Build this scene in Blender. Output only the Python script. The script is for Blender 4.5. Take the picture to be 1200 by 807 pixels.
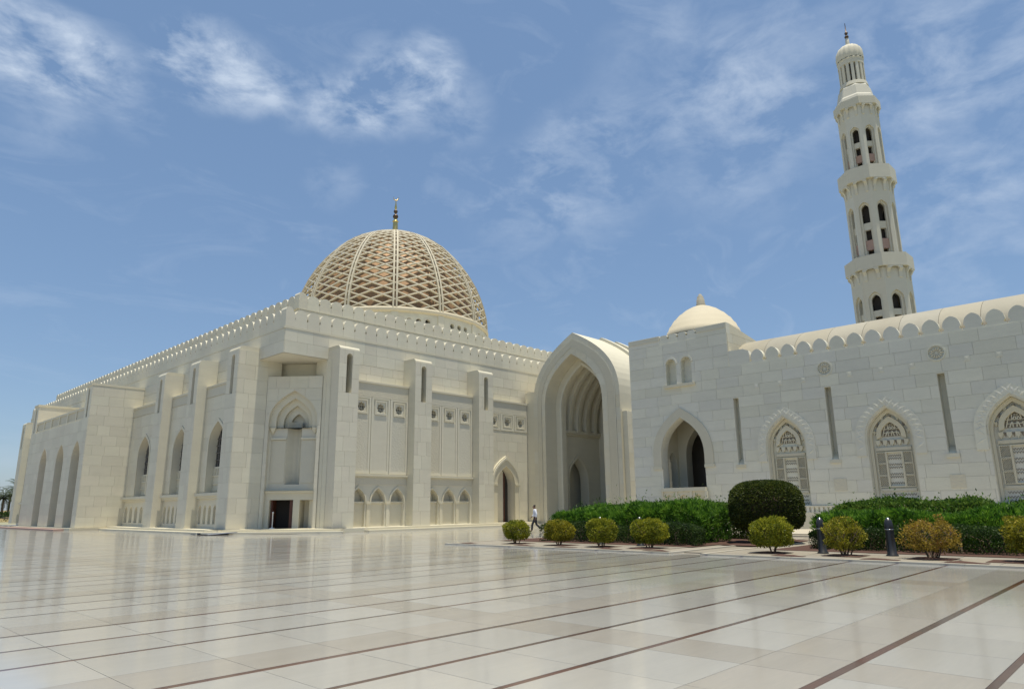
import bpy, bmesh, math, random
import numpy as np
from mathutils import Vector, Matrix
from mathutils.geometry import delaunay_2d_cdt
R = math.radians
for o in list(bpy.data.objects): bpy.data.objects.remove(o)
sc = bpy.context.scene
col = sc.collection
# ------------------------------------------------------------------ camera
# world axes: X runs along the hall's front, Y along its long side, Z up
YAW, PITCH, ROLL = R(46.435), R(13.24), R(-0.669)
fw = Vector((math.sin(YAW)*math.cos(PITCH), math.cos(YAW)*math.cos(PITCH), math.sin(PITCH)))
rt = Vector((math.cos(YAW), -math.sin(YAW), 0)); up = rt.cross(fw)
r2 = math.cos(ROLL)*rt + math.sin(ROLL)*up; u2 = -math.sin(ROLL)*rt + math.cos(ROLL)*up
cam = bpy.data.cameras.new('camera'); camo = bpy.data.objects.new('camera', cam); col.objects.link(camo)
M = Matrix((r2, u2, -fw)).transposed().to_4x4(); M.translation = (0, 0, 1.6)
camo.matrix_world = M
cam.sensor_width = 36; cam.lens = 809.36/1200*36; cam.clip_end = 6000; cam.clip_start = .1
sc.camera = camo
CAM = Vector((0, 0, 1.6))
def pixdir(px, py): return (r2*(px-600)/809.36 - u2*(py-403.5)/809.36 + fw).normalized()
# ------------------------------------------------------------------ light
SUN_EL, SUN_AZ = R(83), R(176)          # azimuth from +Y towards +X
wd = bpy.data.worlds.new('World'); sc.world = wd; wd.use_nodes = True
def build_world():
    nt = wd.node_tree; nt.nodes.clear(); N = nt.nodes.new; L = nt.links.new
    out = N('ShaderNodeOutputWorld'); bg = N('ShaderNodeBackground'); bg.inputs[1].default_value = .084
    sky = N('ShaderNodeTexSky'); sky.sky_type = 'NISHITA'; sky.sun_disc = False
    sky.sun_elevation = SUN_EL; sky.sun_rotation = SUN_AZ; sky.air_density = 1.0; sky.dust_density = .7; sky.ozone_density = 2.2; sky.altitude = 0
    tc = N('ShaderNodeTexCoord')
    def mth(op, a, b=None, c=None, cl=False):
        n = N('ShaderNodeMath'); n.operation = op; n.use_clamp = cl
        for i, x in enumerate((a, b, c)):
            if x is None: continue
            if isinstance(x, (int, float)): n.inputs[i].default_value = x
            else: L(x, n.inputs[i])
        return n.outputs[0]
    def noise(scale, det, rough, dist=0, vec=None):
        n = N('ShaderNodeTexNoise'); n.inputs['Scale'].default_value = scale; n.inputs['Detail'].default_value = det
        n.inputs['Roughness'].default_value = rough; n.inputs['Distortion'].default_value = dist; L(vec or tc.outputs['Generated'], n.inputs['Vector']); return n.outputs[0]
    mp = N('ShaderNodeMapping'); mp.inputs['Scale'].default_value = (1, 1, 1.9); mp.inputs['Rotation'].default_value = (.15, .25, 0); L(tc.outputs['Generated'], mp.inputs['Vector'])
    n1 = noise(11, 12, .6, .25, mp.outputs[0])
    mp2 = N('ShaderNodeMapping'); mp2.inputs['Scale'].default_value = (1.2, 3.2, 5.5); mp2.inputs['Rotation'].default_value = (.5, .35, .6); L(tc.outputs['Generated'], mp2.inputs['Vector']); n2 = noise(3.2, 11, .62, .9, mp2.outputs[0])
    # patches of cumulus fragments and cirrus, as directions on the sky
    def blob(px, py, rad, amp):
        d = pixdir(px, py); v = N('ShaderNodeVectorMath'); v.operation = 'DOT_PRODUCT'; L(tc.outputs['Generated'], v.inputs[0]); v.inputs[1].default_value = d
        c0 = math.cos(rad); m = N('ShaderNodeMapRange'); m.interpolation_type = 'SMOOTHSTEP'; L(v.outputs['Value'], m.inputs[0])
        m.inputs[1].default_value = c0; m.inputs[2].default_value = 1; m.inputs[3].default_value = 0; m.inputs[4].default_value = amp; return m.outputs[0]
    bl = [blob(15, 45, .07, .95), blob(75, 66, .06, .9), blob(125, 85, .05, .6), blob(205, 60, .045, .6), blob(240, 75, .07, .95), blob(290, 92, .06, .8), blob(165, 130, .05, .32), blob(60, 125, .06, .3),
          blob(350, 112, .055, .55), blob(405, 125, .06, .65), blob(455, 108, .075, .8), blob(505, 75, .055, .75), blob(530, 130, .07, .4), blob(690, 200, .12, .42), blob(610, 235, .1, .34), blob(390, 212, .05, .25),
          blob(860, 165, .14, .34), blob(930, 80, .12, .3), blob(780, 90, .12, .22), blob(1110, 150, .16, .34), blob(1150, 290, .13, .25), blob(1130, 20, .14, .3)]
    acc = bl[0]
    for b in bl[1:]: acc = mth('ADD', acc, b)
    acc = mth('MINIMUM', acc, 1.05)
    shp = mth('MULTIPLY', mth('SUBTRACT', n1, .41), 4.2, cl=True)
    cum = mth('MULTIPLY', acc, shp, cl=True)
    cum = mth('MULTIPLY', cum, .85)
    cir = mth('MULTIPLY', mth('SUBTRACT', mth('ADD', mth('MULTIPLY', n2, .8), mth('MULTIPLY', n1, .2)), .52), .95, cl=True)
    fac = mth('ADD', cum, cir, cl=True)
    # thin humid veil over the whole sky
    veil = N('ShaderNodeMixRGB'); veil.inputs[0].default_value = .35; L(sky.outputs[0], veil.inputs[1]); veil.inputs[2].default_value = (2.3, 3.9, 6.4, 1)
    mx = N('ShaderNodeMixRGB'); L(fac, mx.inputs[0]); L(veil.outputs[0], mx.inputs[1]); mx.inputs[2].default_value = (5.4, 6.3, 7.6, 1)
    L(mx.outputs[0], bg.inputs[0]); L(bg.outputs[0], out.inputs[0])
build_world()
sun = bpy.data.lights.new('sun', 'SUN'); sun.energy = 3.9; sun.angle = R(.6); sun.color = (1, .93, .77)
suno = bpy.data.objects.new('sun', sun); col.objects.link(suno); suno.location = (0, -40, 90)
sd = Vector((math.sin(SUN_AZ)*math.cos(SUN_EL), math.cos(SUN_AZ)*math.cos(SUN_EL), math.sin(SUN_EL)))
suno.rotation_euler = sd.to_track_quat('Z', 'Y').to_euler()
sc.view_settings.view_transform = 'Standard'; sc.view_settings.look = 'None'; sc.view_settings.gamma = 1; sc.view_settings.exposure = .38
sc.view_settings.use_curve_mapping = False
sc.render.engine = 'CYCLES'

# ------------------------------------------------------------------ materials
MAT = {}
def mat(name, colr, rough=.7, var=.06, nscale=1.2, namp=.08, bump=0, bscale=20, streak=False, col2=None, metal=0, spec=.5, carved=None, vein=0, floor=False, stain=0):
    m = bpy.data.materials.new(name); m.use_nodes = True; nt = m.node_tree; N = nt.nodes.new; L = nt.links.new
    p = nt.nodes['Principled BSDF']; p.inputs['Roughness'].default_value = rough; p.inputs['Metallic'].default_value = metal; p.inputs['Specular IOR Level'].default_value = spec
    geo = N('ShaderNodeNewGeometry'); oi = N('ShaderNodeObjectInfo')
    pos = geo.outputs['Position']
    def mth(op, a, b, cl=False):
        n = N('ShaderNodeMath'); n.operation = op; n.use_clamp = cl
        for i, x in enumerate((a, b)):
            if isinstance(x, (int, float)): n.inputs[i].default_value = x
            else: L(x, n.inputs[i])
        return n.outputs[0]
    rnd = mth('FRACT', mth('ADD', oi.outputs['Random'], geo.outputs['Random Per Island']), 0)
    mp = N('ShaderNodeMapping'); L(pos, mp.inputs[0]); mp.inputs['Scale'].default_value = (1, 1, 5) if streak else ((.5, 4, 1) if floor else (1, 1, 1))
    def noise(s, d=4, v=None, r=.55, dist=0):
        n = N('ShaderNodeTexNoise'); n.inputs['Scale'].default_value = s; n.inputs['Detail'].default_value = d; n.inputs['Roughness'].default_value = r; n.inputs['Distortion'].default_value = dist; L(v or mp.outputs[0], n.inputs['Vector']); return n.outputs[0]
    nz = noise(nscale); nf = noise(nscale*9, 3)
    # value = 1 + var*(rnd-.5)*2 + namp*(nz-.5)*2
    v = mth('ADD', mth('MULTIPLY', mth('SUBTRACT', rnd, .5), 2*var), 1)
    v = mth('ADD', v, mth('MULTIPLY', mth('SUBTRACT', nz, .5), 2*namp)); v = mth('ADD', v, mth('MULTIPLY', mth('SUBTRACT', nf, .5), namp))
    c2 = col2 or tuple(c*k for c, k in zip(colr, (1.0, .965, .9)))
    mx = N('ShaderNodeMixRGB'); mx.inputs[1].default_value = (*colr, 1); mx.inputs[2].default_value = (*c2, 1)
    L(mth('FRACT', mth('MULTIPLY', rnd, 7.31), 0) if var else nz, mx.inputs[0])
    base = mx.outputs[0]
    if vein:
        wv = noise(2.3, 9, None, .7, 1.8); k = mth('MULTIPLY', mth('SUBTRACT', wv, .52), 5, True)
        m3 = N('ShaderNodeMixRGB'); L(mth('MULTIPLY', k, vein), m3.inputs[0]); L(base, m3.inputs[1]); m3.inputs[2].default_value = (.30, .29, .28, 1); base = m3.outputs[0]
    if stain:
        ms = N('ShaderNodeMapping'); L(pos, ms.inputs[0]); ms.inputs['Scale'].default_value = (1.1, 1.1, .13)
        k = mth('MULTIPLY', mth('SUBTRACT', noise(1.0, 7, ms.outputs[0], .65, .3), .5), 4, True); k2 = mth('MULTIPLY', mth('SUBTRACT', noise(.22, 3, pos), .42), 3, True)
        m4 = N('ShaderNodeMixRGB'); m4.blend_type = 'MULTIPLY'; L(mth('MULTIPLY', mth('MULTIPLY', k, k2), stain*3.2), m4.inputs[0]); L(base, m4.inputs[1]); m4.inputs[2].default_value = (.74, .68, .58, 1); base = m4.outputs[0]
    if floor: L(mth('ADD', mth('MULTIPLY', noise(.9, 5, pos), .13), rough-.05), p.inputs['Roughness'])
    mu = N('ShaderNodeVectorMath'); mu.operation = 'SCALE'; L(base, mu.inputs[0]); L(v, mu.inputs['Scale'])
    L(mu.outputs[0], p.inputs['Base Color'])
    hgt = None
    if carved:
        vo = N('ShaderNodeTexVoronoi'); vo.inputs['Scale'].default_value = carved; L(pos, vo.inputs['Vector']); vo.feature = 'SMOOTH_F1'; hgt = vo.outputs['Distance']; bump = bump or .4
    if bump:
        b = N('ShaderNodeBump'); b.inputs['Strength'].default_value = bump; b.inputs['Distance'].default_value = .03 if carved else .01
        L(hgt if hgt is not None else noise(bscale, 6, None, .6), b.inputs['Height']); L(b.outputs[0], p.inputs['Normal'])
    MAT[name] = m; return m
def foliage(name, stops, rough=.55, trans=.4, clump=.9):
    m = bpy.data.materials.new(name); m.use_nodes = True; nt = m.node_tree; N = nt.nodes.new; L = nt.links.new; nt.nodes.clear()
    out = N('ShaderNodeOutputMaterial'); geo = N('ShaderNodeNewGeometry'); nz = N('ShaderNodeTexNoise'); nz.inputs['Scale'].default_value = 2.6; nz.inputs['Detail'].default_value = 3; L(geo.outputs['Position'], nz.inputs['Vector'])
    a = N('ShaderNodeMath'); a.operation = 'MULTIPLY_ADD'; L(nz.outputs[0], a.inputs[0]); a.inputs[1].default_value = clump*1.6; 
    s = N('ShaderNodeMath'); s.operation = 'MULTIPLY_ADD'; L(geo.outputs['Random Per Island'], s.inputs[0]); s.inputs[1].default_value = .7; s.inputs[2].default_value = .15-clump*.8
    L(s.outputs[0], a.inputs[2])
    cr = N('ShaderNodeValToRGB'); L(a.outputs[0], cr.inputs[0]); el = cr.color_ramp.elements
    el[0].position = 0; el[0].color = (*stops[0], 1); el[1].position = 1; el[1].color = (*stops[-1], 1)
    for i, c in enumerate(stops[1:-1]): e = el.new((i+1)/(len(stops)-1)); e.color = (*c, 1)
    p = N('ShaderNodeBsdfPrincipled'); p.inputs['Roughness'].default_value = rough; L(cr.outputs[0], p.inputs['Base Color']); p.inputs['Specular IOR Level'].default_value = .3
    t = N('ShaderNodeBsdfTranslucent'); L(cr.outputs[0], t.inputs[0]); mx = N('ShaderNodeMixShader'); mx.inputs[0].default_value = trans
    L(p.outputs[0], mx.inputs[1]); L(t.outputs[0], mx.inputs[2]); L(mx.outputs[0], out.inputs[0]); MAT[name] = m; return m
mat('hall_stone', (.645, .61, .485), .75, .05, .5, .07, .25, 30, True, (.635, .59, .475), stain=.12)
mat('grey_stone', (.655, .63, .515), .7, .05, .7, .09, .25, 30, True, (.63, .61, .53), stain=.10)
mat('portal_stone', (.62, .59, .48), .75, .04, .5, .07, .25, 30, True)
mat('carved_stone', (.56, .53, .43), .8, .03, 1, .06, carved=5)
mat('carved_fine', (.58, .55, .45), .8, .03, 1, .06, carved=9)
mat('light_stone', (.625, .59, .47), .7, .04, .8, .06, .2, 30)
mat('roof_stone', (.34, .318, .255), .75, .06, .6, .12, .3, 20, stain=.2)
mat('minaret_stone', (.575, .555, .48), .75, .03, .5, .06, .2, 20, True, stain=.14)
mat('dome_stone', (.52, .475, .37), .75, .04, .8, .06, .2, 30)
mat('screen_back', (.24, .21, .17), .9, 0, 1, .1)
mat('marble_white', (.365, .357, .332), .09, .05, .6, .08, .012, 3, False, (.38, .367, .335), spec=.5, vein=.09, floor=True)
mat('marble_beige', (.33, .307, .27), .1, .05, .9, .1, .012, 3, False, (.345, .323, .287), spec=.5, vein=.16, floor=True)
mat('marble_brown', (.115, .055, .042), .12, .12, 3, .18, .02, 4, False, (.085, .06, .052), spec=.5)
mat('floor_bed', (.36, .33, .29), .3, 0, 2, .08)
mat('paving', (.27, .245, .20), .6, .08, 1, .08, .2, 40)
mat('kerb_stone', (.50, .465, .39), .5, .05, 1, .06)
mat('soil', (.075, .036, .025), .95, 0, 6, .35, .9, 30)
mat('far_ground', (.34, .30, .22), .95, 0, .05, .25, .3, 4, col2=(.25, .27, .14))
mat('dry_bank', (.30, .185, .095), .95, 0, .4, .3, .5, 2, col2=(.17, .17, .06))
mat('gold_tile', (.34, .215, .12), .62, .16, 2, .14, .15, 9, metal=.2)
mat('gold', (.75, .55, .2), .3, 0, 1, .05, metal=1)
mat('dark_bronze', (.11, .075, .05), .4, 0, 1, .05, metal=.7)
mat('rose_stone', (.40, .27, .225), .75, .03, 1, .06)
mat('shade_black', (.035, .03, .026), .9, 0, 1, .1)  # near-black paint in place of the shade inside openings
mat('wood_dark', (.10, .035, .02), .5, .1, 3, .2)
mat('glass_dark', (.035, .035, .04), .15, 0, 2, .1)
mat('lead_and_shade', (.15, .14, .13), .6, 0, 2, .1)  # lead of the windows, also painted shade of the pavilion room
mat('bollard_metal', (.022, .023, .027), .38, 0, 5, .1, spec=.5)
mat('steel', (.55, .57, .6), .25, 0, 5, .05, metal=1)
mat('ramp_metal', (.26, .28, .33), .45, 0, 5, .1, metal=.2)
mat('bark', (.09, .065, .045), .95, 0, 12, .3, .8, 30)
mat('palm_bark', (.13, .10, .07), .95, 0, 6, .3, .8, 14)
mat('skin', (.20, .105, .065), .6, 0, 1, .03)
mat('shirt_cloth', (.66, .69, .78), .9, 0, 6, .05, .3, 14)
mat('trouser_cloth', (.040, .040, .046), .9, 0, 8, .1, .3, 20)
mat('hair', (.012, .010, .009), .7, 0, 9, .1)
mat('shoe_leather', (.02, .016, .014), .4, 0, 9, .1)
mat('white_plastic', (.75, .74, .72), .4, 0, 5, .03)
foliage('bush_leaf', [(.06, .065, .008), (.16, .165, .014), (.30, .28, .02), (.42, .34, .03)])
foliage('dry_bush_leaf', [(.10, .075, .015), (.24, .17, .025), (.36, .27, .03), (.36, .20, .06)], clump=1.3)
foliage('green_bush_leaf', [(.055, .075, .008), (.15, .18, .014), (.29, .30, .02), (.42, .39, .03)])
foliage('feather_leaf', [(.02, .06, .006), (.052, .14, .012), (.11, .24, .02), (.21, .36, .04)], clump=1.7)  # strong clump noise paints shaded gaps into the leaf colour
foliage('hedge_leaf', [(.010, .024, .006), (.022, .05, .010), (.045, .085, .016), (.08, .125, .025)])
foliage('shrub_leaf', [(.025, .055, .010), (.06, .13, .016), (.12, .205, .03), (.20, .27, .05)])
foliage('topiary_leaf', [(.015, .028, .006), (.04, .06, .01), (.085, .11, .018), (.16, .175, .035)], clump=.7)
foliage('palm_leaf', [(.025, .04, .02), (.05, .075, .03), (.09, .115, .05), (.13, .15, .075)])

# ------------------------------------------------------------------ mesh helpers
class Fr:
    """a facade frame: a runs along the wall, z up, d outwards"""
    def __init__(s, sd_, nd, o=(0, 0, 0)): s.o, s.s, s.n = Vector(o), Vector(sd_), Vector(nd)
    def __call__(s, a, z, d=0): return s.o + s.s*a + s.n*d + Vector((0, 0, z))
FF = Fr((1, 0, 0), (0, -1, 0))       # faces -Y : a = X, d = -Y
FL = Fr((0, 1, 0), (-1, 0, 0))       # faces -X : a = Y, d = -X
def area2(p): return sum(p[i][0]*p[(i+1) % len(p)][1]-p[(i+1) % len(p)][0]*p[i][1] for i in range(len(p)))
def ccw(p): return list(p) if area2(p) > 0 else list(reversed(p))
def cdt(faces_in):
    vs, fs = [], []
    for p in faces_in:
        p = ccw(p); fs.append(list(range(len(vs), len(vs)+len(p)))); vs += [Vector((q[0], q[1])) for q in p]
    r = delaunay_2d_cdt(vs, [], fs, 0, 1e-5, False)
    V = [(v.x, v.y) for v in r[0]]; bb = [(min(q[0] for q in p), max(q[0] for q in p), min(q[1] for q in p), max(q[1] for q in p)) for p in faces_in]; O = []
    for f in r[2]:
        x = sum(V[i][0] for i in f)/3; y = sum(V[i][1] for i in f)/3
        O.append([k for k, b in enumerate(bb) if b[0] <= x <= b[1] and b[2] <= y <= b[3] and inside(faces_in[k], x, y)])
    return V, r[2], O
def inside(p, x, y):
    c = False; n = len(p)
    for i in range(n):
        (x0, y0), (x1, y1) = p[i], p[i-1]
        if (y0 > y) != (y1 > y) and x < (x1-x0)*(y-y0)/(y1-y0)+x0: c = not c
    return c
def arch(c, w, z0, zs, za, n=9):
    """pointed four-centred arch outline standing on z0"""
    hw = w/2; h = za-zs; P = []
    for i in range(n+1):
        t = i/n; q = 1-t
        x = q**3*hw + 3*q*q*t*hw + 3*q*t*t*hw*.56; z = q**3*zs + 3*q*q*t*(zs+.52*h) + 3*q*t*t*(za-.24*h) + t**3*za
        P.append((x, z))
    right = [(c+x, z) for x, z in P]; left = [(c-x, z) for x, z in reversed(P[:-1])]
    return [(c+hw, z0)] + right + left + [(c-hw, z0)]
def curve(c, w, z0, zs, za, n=9): return arch(c, w, z0, zs, za, n)
def rect(a0, a1, z0, z1): return [(a0, z0), (a1, z0), (a1, z1), (a0, z1)]
def roundtop(c, w, z0, z1, n=8):
    hw = w/2; return [(c-hw, z0), (c+hw, z0)] + [(c+hw*math.cos(math.pi*i/n), z1-hw+hw*math.sin(math.pi*i/n)) for i in range(n+1)]
def circle(c, z, r, n=16): return [(c+r*math.cos(2*math.pi*i/n), z+r*math.sin(2*math.pi*i/n)) for i in range(n)]

class MB:
    def __init__(s): s.v, s.f, s.sm = [], [], []
    def add(s, pts, faces, smooth=False):
        b = len(s.v); s.v += [tuple(p) for p in pts]; s.f += [tuple(b+i for i in f) for f in faces]; s.sm += [smooth]*len(faces); return s
    def box(s, x0, x1, y0, y1, z0, z1):
        return s.add([(x, y, z) for z in (z0, z1) for y in (y0, y1) for x in (x0, x1)], [(0, 2, 3, 1), (4, 5, 7, 6), (0, 1, 5, 4), (2, 6, 7, 3), (0, 4, 6, 2), (1, 3, 7, 5)])
    def fbox(s, fr, a0, a1, z0, z1, d0, d1):
        P = [fr(a, z, d) for d in (d0, d1) for z in (z0, z1) for a in (a0, a1)]
        return s.add(P, [(0, 2, 3, 1), (4, 5, 7, 6), (0, 1, 5, 4), (2, 6, 7, 3), (0, 4, 6, 2), (1, 3, 7, 5)])
    def flat(s, fr, outer, holes, d):
        V, F, O = cdt([outer]+list(holes))
        return s.add([fr(x, z, d) for x, z in V], [f for f, o in zip(F, O) if 0 in o and len(o) == 1])
    def loop(s, fr, p, d0, d1, smooth=False, closed=True):
        n = len(p); P = [fr(x, z, d0) for x, z in p]+[fr(x, z, d1) for x, z in p]
        return s.add(P, [(i, (i+1) % n, n+(i+1) % n, n+i) for i in range(n if closed else n-1)], smooth)
    def panel(s, fr, outer, holes, d0, d1, skirt=True, back=False):
        s.flat(fr, outer, holes, d0)
        for h in holes: s.loop(fr, h, d0, d1)
        if skirt: s.loop(fr, outer, d0, d1)
        if back: s.flat(fr, outer, holes, d1)
        return s
    def prism(s, fr, p, d0, d1): return s.panel(fr, p, [], d0, d1, True, True)
    def ring(s, fr, po, pi, d0, d1):
        """open band between two polylines of equal length"""
        n = len(po)
        for A, B in ((po, pi),):
            P = [fr(x, z, d1) for x, z in A]+[fr(x, z, d1) for x, z in B]
            s.add(P, [(i, i+1, n+i+1, n+i) for i in range(n-1)])
        s.loop(fr, po, d0, d1, closed=False); s.loop(fr, pi, d0, d1, closed=False)
        for k in (0, -1): s.add([fr(*po[k], d0), fr(*po[k], d1), fr(*pi[k], d1), fr(*pi[k], d0)], [(0, 1, 2, 3)])
        return s
    def lathe(s, c, prof, n=32, smooth=True, a0=0, flute=None):
        m = len(prof); P = []
        for i in range(n):
            a = a0+2*math.pi*i/n
            for j, (r, z) in enumerate(prof):
                k = flute(i, j) if flute else 1
                P.append((c[0]+r*k*math.sin(a), c[1]+r*k*math.cos(a), c[2]+z))
        return s.add(P, [(i*m+j, ((i+1) % n)*m+j, ((i+1) % n)*m+j+1, i*m+j+1) for i in range(n) for j in range(m-1)], smooth)
    def tube(s, pts, rad, n=6, caps=True, smooth=True):
        pts = [Vector(p) for p in pts]; rads = rad if isinstance(rad, (list, tuple)) else [rad]*len(pts); P = []
        for k, p in enumerate(pts):
            t = (pts[min(k+1, len(pts)-1)]-pts[max(k-1, 0)]).normalized(); a = t.orthogonal() if abs(t.z) > .9 else t.cross(Vector((0, 0, 1))); a.normalize(); b = t.cross(a)
            P += [p+(a*math.cos(2*math.pi*i/n)+b*math.sin(2*math.pi*i/n))*rads[k] for i in range(n)]
        F = [(k*n+i, k*n+(i+1) % n, (k+1)*n+(i+1) % n, (k+1)*n+i) for k in range(len(pts)-1) for i in range(n)]
        s.add(P, F, smooth)
        if caps: b0 = len(s.v)-len(P); s.f += [tuple(b0+i for i in range(n)), tuple(b0+len(P)-n+i for i in range(n))]; s.sm += [False, False]
        return s
    def bar(s, p, q, w, h, nrm):
        p, q, nrm = Vector(p), Vector(q), Vector(nrm).normalized(); t = (q-p).normalized(); b = t.cross(nrm).normalized()*w/2; k = nrm*h
        P = [p-b, p+b, p+b+k, p-b+k, q-b, q+b, q+b+k, q-b+k]
        return s.add(P, [(0, 1, 2, 3), (4, 7, 6, 5), (0, 4, 5, 1), (1, 5, 6, 2), (2, 6, 7, 3), (3, 7, 4, 0)])
    def mesh(s, name):
        m = bpy.data.meshes.new(name); m.from_pydata(s.v, [], s.f); m.polygons.foreach_set('use_smooth', s.sm); m.update(); return m
    def obj(s, name, mt, parent=None, **k): return link(name, s.mesh(name), mt, parent, **k)
def link(name, me, mt, parent=None, loc=None, kind=None):
    if mt and not me.materials: me.materials.append(MAT[mt])
    o = bpy.data.objects.new(name, me); col.objects.link(o)
    if loc is not None: o.location = loc
    if parent: o.parent = parent; o.matrix_parent_inverse = pinv(parent)
    if kind: o['kind'] = kind
    return o
def wmat(o):
    m = o.matrix_basis.copy()
    return wmat(o.parent) @ o.matrix_parent_inverse @ m if o.parent else m
def pinv(o): return wmat(o).inverted()
def tag(o, label, cat, group=None):
    o['label'] = label; o['category'] = cat
    if group: o['group'] = group
    return o
def thing(name, loc, label, cat, group=None):
    o = bpy.data.objects.new(name, None); o.empty_display_size = .3; o.location = loc; col.objects.link(o); return tag(o, label, cat, group)
def structure(o): o['kind'] = 'structure'; return o
def copy_to(o, parent, delta):
    c = o.copy(); col.objects.link(c); c.parent = parent; c.matrix_parent_inverse = pinv(parent)
    mw = wmat(o); mw = Matrix.Translation(delta) @ mw; c.matrix_basis = mw; return c

def pieces_of(T):
    """edge-connected pieces of a triangle list"""
    T = list(T); out = []
    while T:
        cur = [T.pop()]; vs = set(cur[0]); grow = True
        while grow:
            grow = False
            for f in list(T):
                if len(vs & set(f)) >= 2: cur.append(f); vs |= set(f); T.remove(f); grow = True
        out.append(cur)
    return out
def clad(fr, a0, a1, z0, z1, d, holes, ch, ln, parent, mt, seed, limit=60, t=.03, gap=.011, name='stone_slab', outer=None):
    """cut stone facing: courses of slabs with open joints, cut round the openings"""
    rg = random.Random(seed); nc = max(1, round((z1-z0)/ch)); h = (z1-z0)/nc; S = []
    for k in range(nc):
        a = a0; first = True
        while a < a1-1e-4:
            l = ln*rg.choice((.7, .85, 1, 1.2))
            if first and k % 2: l *= .55
            first = False
            if a1-a-l < ln*.45: l = a1-a
            S.append((a+gap/2, a+l-gap/2, z0+k*h+gap/2, z0+(k+1)*h-gap/2)); a += l
    hol = list(holes)
    V, F, O = cdt([rect(*q) for q in S]+hol+([outer] if outer else []))
    ns = len(S); grp = [[] for _ in S]; oid = ns+len(hol)
    for f, o in zip(F, O):
        if outer and oid not in o: continue
        ids = [i for i in o if i != oid]
        if len(ids) == 1 and ids[0] < ns: grp[ids[0]].append(f)
    order = sorted(range(ns), key=lambda i: (fr((S[i][0]+S[i][1])/2, (S[i][2]+S[i][3])/2, d)-CAM).length)
    rest = MB(); cache = {}; cnt = 0
    for i in order:
      for T in pieces_of(grp[i]):
        q = S[i]; ar = sum(abs((V[f[1]][0]-V[f[0]][0])*(V[f[2]][1]-V[f[0]][1])-(V[f[2]][0]-V[f[0]][0])*(V[f[1]][1]-V[f[0]][1])) for f in T)/2
        whole = abs(ar-(q[1]-q[0])*(q[3]-q[2])) < 1e-4
        o3 = fr(q[0], q[2], d)
        key = (round(q[1]-q[0], 3), round(q[3]-q[2], 3)) if whole else None
        par = parent if not callable(parent) else parent((q[0]+q[1])/2)
        if whole and cnt < limit and key in cache:
            link(name, cache[key], mt, par, loc=o3); cnt += 1; continue
        mb = MB(); E = {}
        idx = {}
        for f in T:
            for j in range(3):
                e = (f[j], f[(j+1) % 3]); E[e] = 1
            for v in f: idx.setdefault(v, len(idx))
        off = o3 if cnt < limit else Vector((0, 0, 0))
        keys = sorted(idx, key=idx.get); n = len(keys)
        P = [fr(*V[v], d+t)-off for v in keys]+[fr(*V[v], d)-off for v in keys]
        fc = [tuple(idx[v] for v in f) for f in T]+[(idx[a], idx[b], n+idx[b], n+idx[a]) for (a, b) in E if (b, a) not in E]
        mb.add(P, fc)
        if cnt < limit:
            me = mb.mesh(name); cnt += 1; link(name, me, mt, par, loc=o3)
            if whole: cache[key] = me
        else: rest.add(P, fc)
    if rest.v: rest.obj(name, mt, parent if not callable(parent) else parent(-1e9), kind='stuff')
    return h

# ------------------------------------------------------------------ ground and courtyard floor
g = MB(); g.add([(-2500, -800, -.35), (2500, -800, -.35), (2500, 4000, -.35), (-2500, 4000, -.35)], [(0, 1, 2, 3)])
structure(g.obj('ground', 'far_ground'))
def courtyard():
    fl = MB(); fl.box(-45, 102, -12, 122, -.3, -.02)
    floor = structure(fl.obj('courtyard_floor', 'floor_bed'))
    rows = []                                   # (y0, y1, kind)
    for k in range(-3, 27):
        b = 2.74+4.45*k
        rows += [(b-.05, b+.05, 'strip'), (b+.05, b+.88, 'band'), (b+.88, b+2.04, 'slab'), (b+2.04, b+2.12, 'strip'), (b+2.12, b+3.20, 'slab'), (b+3.20, b+3.28, 'strip'), (b+3.28, b+4.40, 'slab')]
    cols = []
    for k in range(-5, 6):
        b = 7.2+8.9*k
        cols += [(b, b+.85, 'band')] + [(b+.85+i*1.15, b+.85+(i+1)*1.15, 'slab') for i in range(7)]
    pieces = []; gp = .0025
    for y0, y1, rk in rows:
        for x0, x1, ck in cols:
            cx, cy = (x0+x1)/2, (y0+y1)/2
            if cy > 121 or cx > 58 or cx < -44: continue
            if cx > 21.2 and cy < 24.5: continue        # garden
            if cx > 23 and cy > 43.5: continue          # under the hall
            if cx > 50 and cy < 24.5: continue
            kind = 'strip' if rk == 'strip' else ('band' if 'band' in (rk, ck) else 'slab')
            pieces.append((x0, x1, y0, y1, kind))
    def seen(p):
        c = Vector(((p[0]+p[1])/2, (p[2]+p[3])/2, 0))-CAM; z = c.dot(fw)
        if z < .5: return 1e9
        x, y = c.dot(r2)/z*809.36, -c.dot(u2)/z*809.36
        return z if abs(x) < 640 and y < 440 else 1e9
    done = {}
    for kind, nm, mt, lim in (('slab', 'paving_slab', 'marble_white', 290), ('band', 'band_slab', 'marble_beige', 200), ('strip', 'inlay_strip', 'marble_brown', 290)):
        P = sorted([p for p in pieces if p[4] == kind], key=seen); rest = MB(); rg = random.Random(5); cache = {}
        for i, (x0, x1, y0, y1, _) in enumerate(P):
            g_ = gp if kind != 'strip' else .001
            w, h = x1-x0-2*g_, y1-y0-2*g_
            tz = -.0004*rg.random()-(.0015 if kind == 'strip' else 0)
            if i < lim:
                k = (round(w, 3), round(h, 3))
                if k not in cache: cache[k] = MB().box(0, w, 0, h, -.02, 0).mesh(nm)
                link(nm, cache[k], mt, floor, loc=(x0+g_, y0+g_, tz))
            else: rest.box(x0+g_, x1-g_, y0+g_, y1-g_, -.02, tz)
        rest.obj(nm, mt, floor, kind='stuff')
    return floor
FLOOR = courtyard()
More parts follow.
